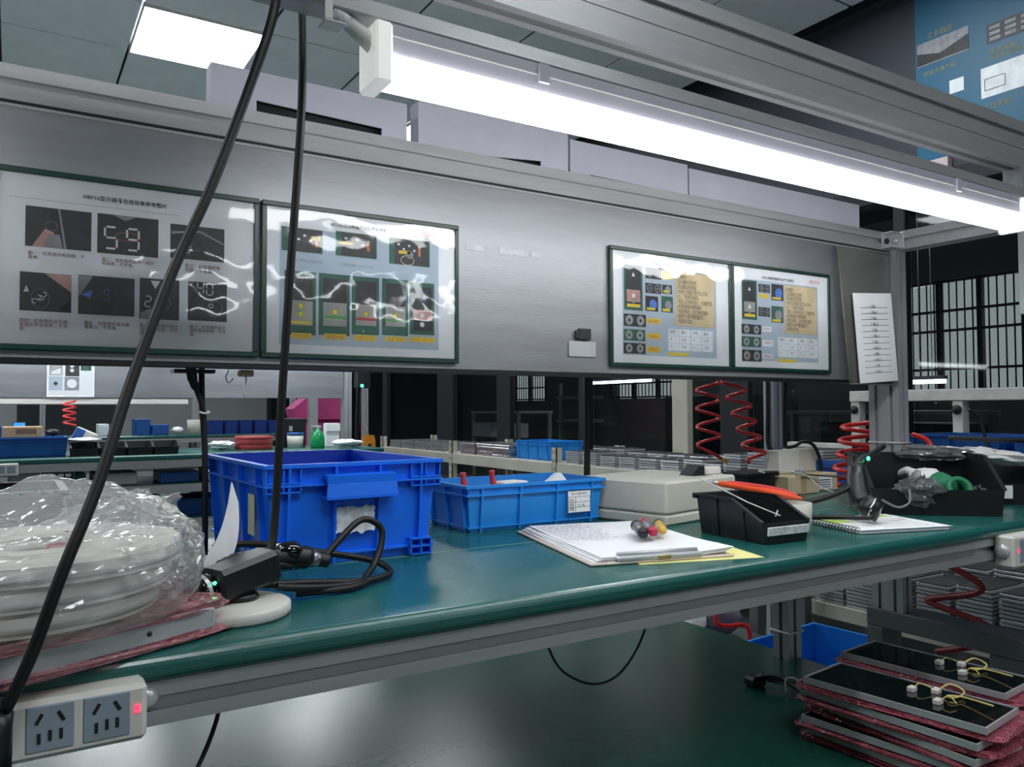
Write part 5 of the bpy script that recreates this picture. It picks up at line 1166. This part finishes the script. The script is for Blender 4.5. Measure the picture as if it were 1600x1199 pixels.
crate('storage_crate', 'big blue crate right of the aluminium post, nearer one', 'crate', (2.50, 1.01, .6355), R(90), .26, .29, .255, NAVY, .01, .004, (3, 3), .014)
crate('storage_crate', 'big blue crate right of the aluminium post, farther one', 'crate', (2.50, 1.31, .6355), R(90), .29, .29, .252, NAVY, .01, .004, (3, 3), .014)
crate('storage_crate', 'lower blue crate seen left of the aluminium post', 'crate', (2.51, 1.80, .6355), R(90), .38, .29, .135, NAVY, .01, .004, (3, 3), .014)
crate('storage_crate', 'blue crate on the floor behind the lower shelf leg', 'crate', (1.96, 1.47, .001), R(4), .36, .28, .30, LBLUE, .02, .004, (4, 3), .014)
crumple('plastic_bag', 'white plastic bag on the dark low box under the bench', 'plastic bag', (1.98, 2.06, .215), (.085, .08, .055), PAPER, 41, .4, 22)
crumple('plastic_bag', 'grey mauve plastic bag beside the white bag under the bench', 'plastic bag', (2.17, 2.06, .235), (.08, .08, .075), mat('mauve_bag', S(132, 126, 148), .4), 44, .4, 22)
tag(B().box(1.80, 2.32, 1.95, 2.3, .0, .135, DKF, .01).box(1.79, 2.33, 1.94, 2.31, .130, .145, DKF, .004).done('low_box'), 'dark low box under the two plastic bags', 'box')
tag(B().tube(spl([(2.06, 1.93, .31), (2.03, 1.93, .30), (2.02, 1.92, .25), (2.06, 1.91, .235), (2.13, 1.90, .23), (2.145, 1.89, .20), (2.13, 1.88, .12)], 7), .008, REDH, 8).done('air_hose'), 'red hose bend beside the white bag under the bench', 'hose')
simple('cable_tail', 'black cord end running out at the right edge of the bench', 'cable', [('cord', B().tube(spl([(1.78, .99, .903), (1.86, .93, .898), (1.95, .90, .895), (2.1, .86, .89)], 5), .005, BLACKC, 7)), ('cord', B().tube(spl([(1.995, 1.06, .965), (2.02, 1.05, .945), (2.03, 1.04, .90), (2.03, 1.03, .85)], 5), .004, BLACKC, 7))])

# ================================================================== BEYOND THE GLASS
def desk(label, y0, y1, x, tiers):
    parts = [('top', B().box(x, x+.5, y0, y1, .92, .95, WFR, .003))]
    for yy in (y0+.03, y1-.07): parts.append(('leg', B().box(x, x+.04, yy, yy+.04, 0, .92, WFR))); parts.append(('leg', B().box(x+.46, x+.5, yy, yy+.04, 0, .92, WFR)))
    for (a, b, z0, z1) in tiers: parts.append(('box', B().box(x-.02, x+.2, a, b, z0, z1, PAPER, .004)))
    return simple('desk', label, 'desk', parts, 'desks beyond the glass')
desk('white desk with pale boxes beyond the glass, left of the middle', 8.1, 9.3, 5.2, ((8.2, 8.55, .62, .80), (8.75, 9.2, .62, .80)))
desk('white desk beyond the glass near the barred window', 3.0, 4.5, 5.6, ((3.1, 3.4, .5, .7),))
q = [('post', B().box(5.0, 5.03, yy, yy+.03, 0, 1.25, WFR)) for yy in (6.62, 6.97)]+[('shelf', B().box(4.98, 5.3, 6.6, 7.02, z, z+.03, WFR)) for z in (.55, .83, 1.08)]
simple('shelf_unit', 'narrow white three-tier shelf beyond the glass', 'shelf', q)
simple('machine', 'dark cabinet machine beyond the glass behind the aluminium stacks', 'machine', [('cabinet', B().box(5.6, 6.4, 5.0, 6.0, 0, 1.1, DKF, .01)), ('door', B().box(5.59, 5.6, 5.1, 5.5, .1, 1.0, MULL))])
simple('machine', 'dark cabinet machine beyond the glass near the beige column', 'machine', [('cabinet', B().box(5.9, 6.7, 3.4, 4.4, 0, .85, DKF, .01)), ('door', B().box(5.89, 5.9, 3.5, 3.9, .1, .8, MULL))])
for (x, y0, y1, z, lab) in ((6.5, 7.2, 8.6, 1.30, 'glowing tube standing in for a lamp reflection beyond the glass, left one'), (6.2, 3.47, 3.77, 1.165, 'tube lamp hanging beyond the glass by the barred window'), (5.6, 2.0, 4.5, 2.62, 'added unseen long tube lamp high up beyond the glass, nearer one'), (5.6, 6.0, 9.0, 2.62, 'added unseen long tube lamp high up beyond the glass, farther one')):  # high pair added unseen to brighten the room; left one replaces a reflection
    t = thing('tube_lamp', lab, 'lamp', (x, y0, z), 0, 'tube lamps beyond the glass')
    B().box(x-.02, x+.02, y0, y1, z, z+.03, ROWT).done('diffuser', t); B().box(x-.025, x+.025, y0-.01, y1+.01, z+.03, z+.06, HOUSE).done('housing', t)
    for yy in (y0+.1, y1-.1): B().tube([(x, yy, z+.06), (x, yy, 2.99)], .004, SILV, 6).done('hanger_wire', t)

# poster high on the right wall
PTEAL = mat('poster_teal', S(26, 96, 128), .5, 0, .08, 3); POY = mat('poster_ochre', S(150, 150, 104), .6)
wp_ = thing('wall_poster', 'blue wall poster with photos high on the dark right-hand wall', 'poster', (3.63, 1.6, 2.13))
B().box(3.630, 3.638, .75, 2.139, 2.13, 2.93, PTEAL).done('board', wp_)
def wr_(pts, m, x): return B().face([(x, y, z) for y, z in pts], m)
q = B()
def wq(y0, z0, y1, z1, m, x=3.6285): q.face([(x, y0, z0), (x, y1, z0), (x, y1, z1), (x, y0, z1)], m)
wq(2.129, 2.585, 1.89, 2.695, PTA); wq(1.812, 2.575, 1.55, 2.66, PB, 3.6285); wq(1.84, 2.34, 1.45, 2.475, PWH); wq(1.98, 2.41, 1.915, 2.472, PWH)
q.face([(3.628, 2.129, 2.59), (3.628, 1.89, 2.59), (3.628, 1.89, 2.66), (3.628, 2.02, 2.62), (3.628, 2.129, 2.65)], PB)
for i in range(4):
    for j in range(3): wq(1.80-i*.065, 2.585+j*.025, 1.755-i*.065, 2.600+j*.025, PTA, 3.628)
q.done('photo', wp_, recalc=False)
MY = Matrix(((0, 0, -1, 3.628), (-1, 0, 0, 0), (0, 1, 0, 0), (0, 0, 0, 1)))
q = B()
for y, z, wd, tx in ((2.08, 2.735, .12, '工业园区'), (2.10, 2.555, .15, '科技大楼介绍'), (1.80, 2.548, .11, '先进设备'), (1.80, 2.518, .15, '产品展示与服务'), (1.83, 2.31, .11, '工位说明')):
    q.text(tx, POY, width=wd, M=Matrix.Translation((0, y, z)) @ MY)
for a in ((1.825, 2.37, 1.74, 2.42), ): 
    for y0, z0, y1, z1 in ((a[0], a[1], a[2], a[1]+.003), (a[0], a[3], a[2], a[3]+.003), (a[0], a[1], a[0]-.003, a[3]), (a[2], a[1], a[2]-.003, a[3])): q.face([(3.6275, y0, z0), (3.6275, y1, z0), (3.6275, y1, z1), (3.6275, y0, z1)], PBK)
tag(q.done('lettering', wp_, recalc=False), kind='stuff')
tag(B().box(3.60, 3.638, 1.98, 2.08, 2.0, 2.12, mat('pink_paper', S(206, 190, 192), .7), .002).done('notice'), 'small pale pink notice on the dark wall below the blue poster', 'notice')
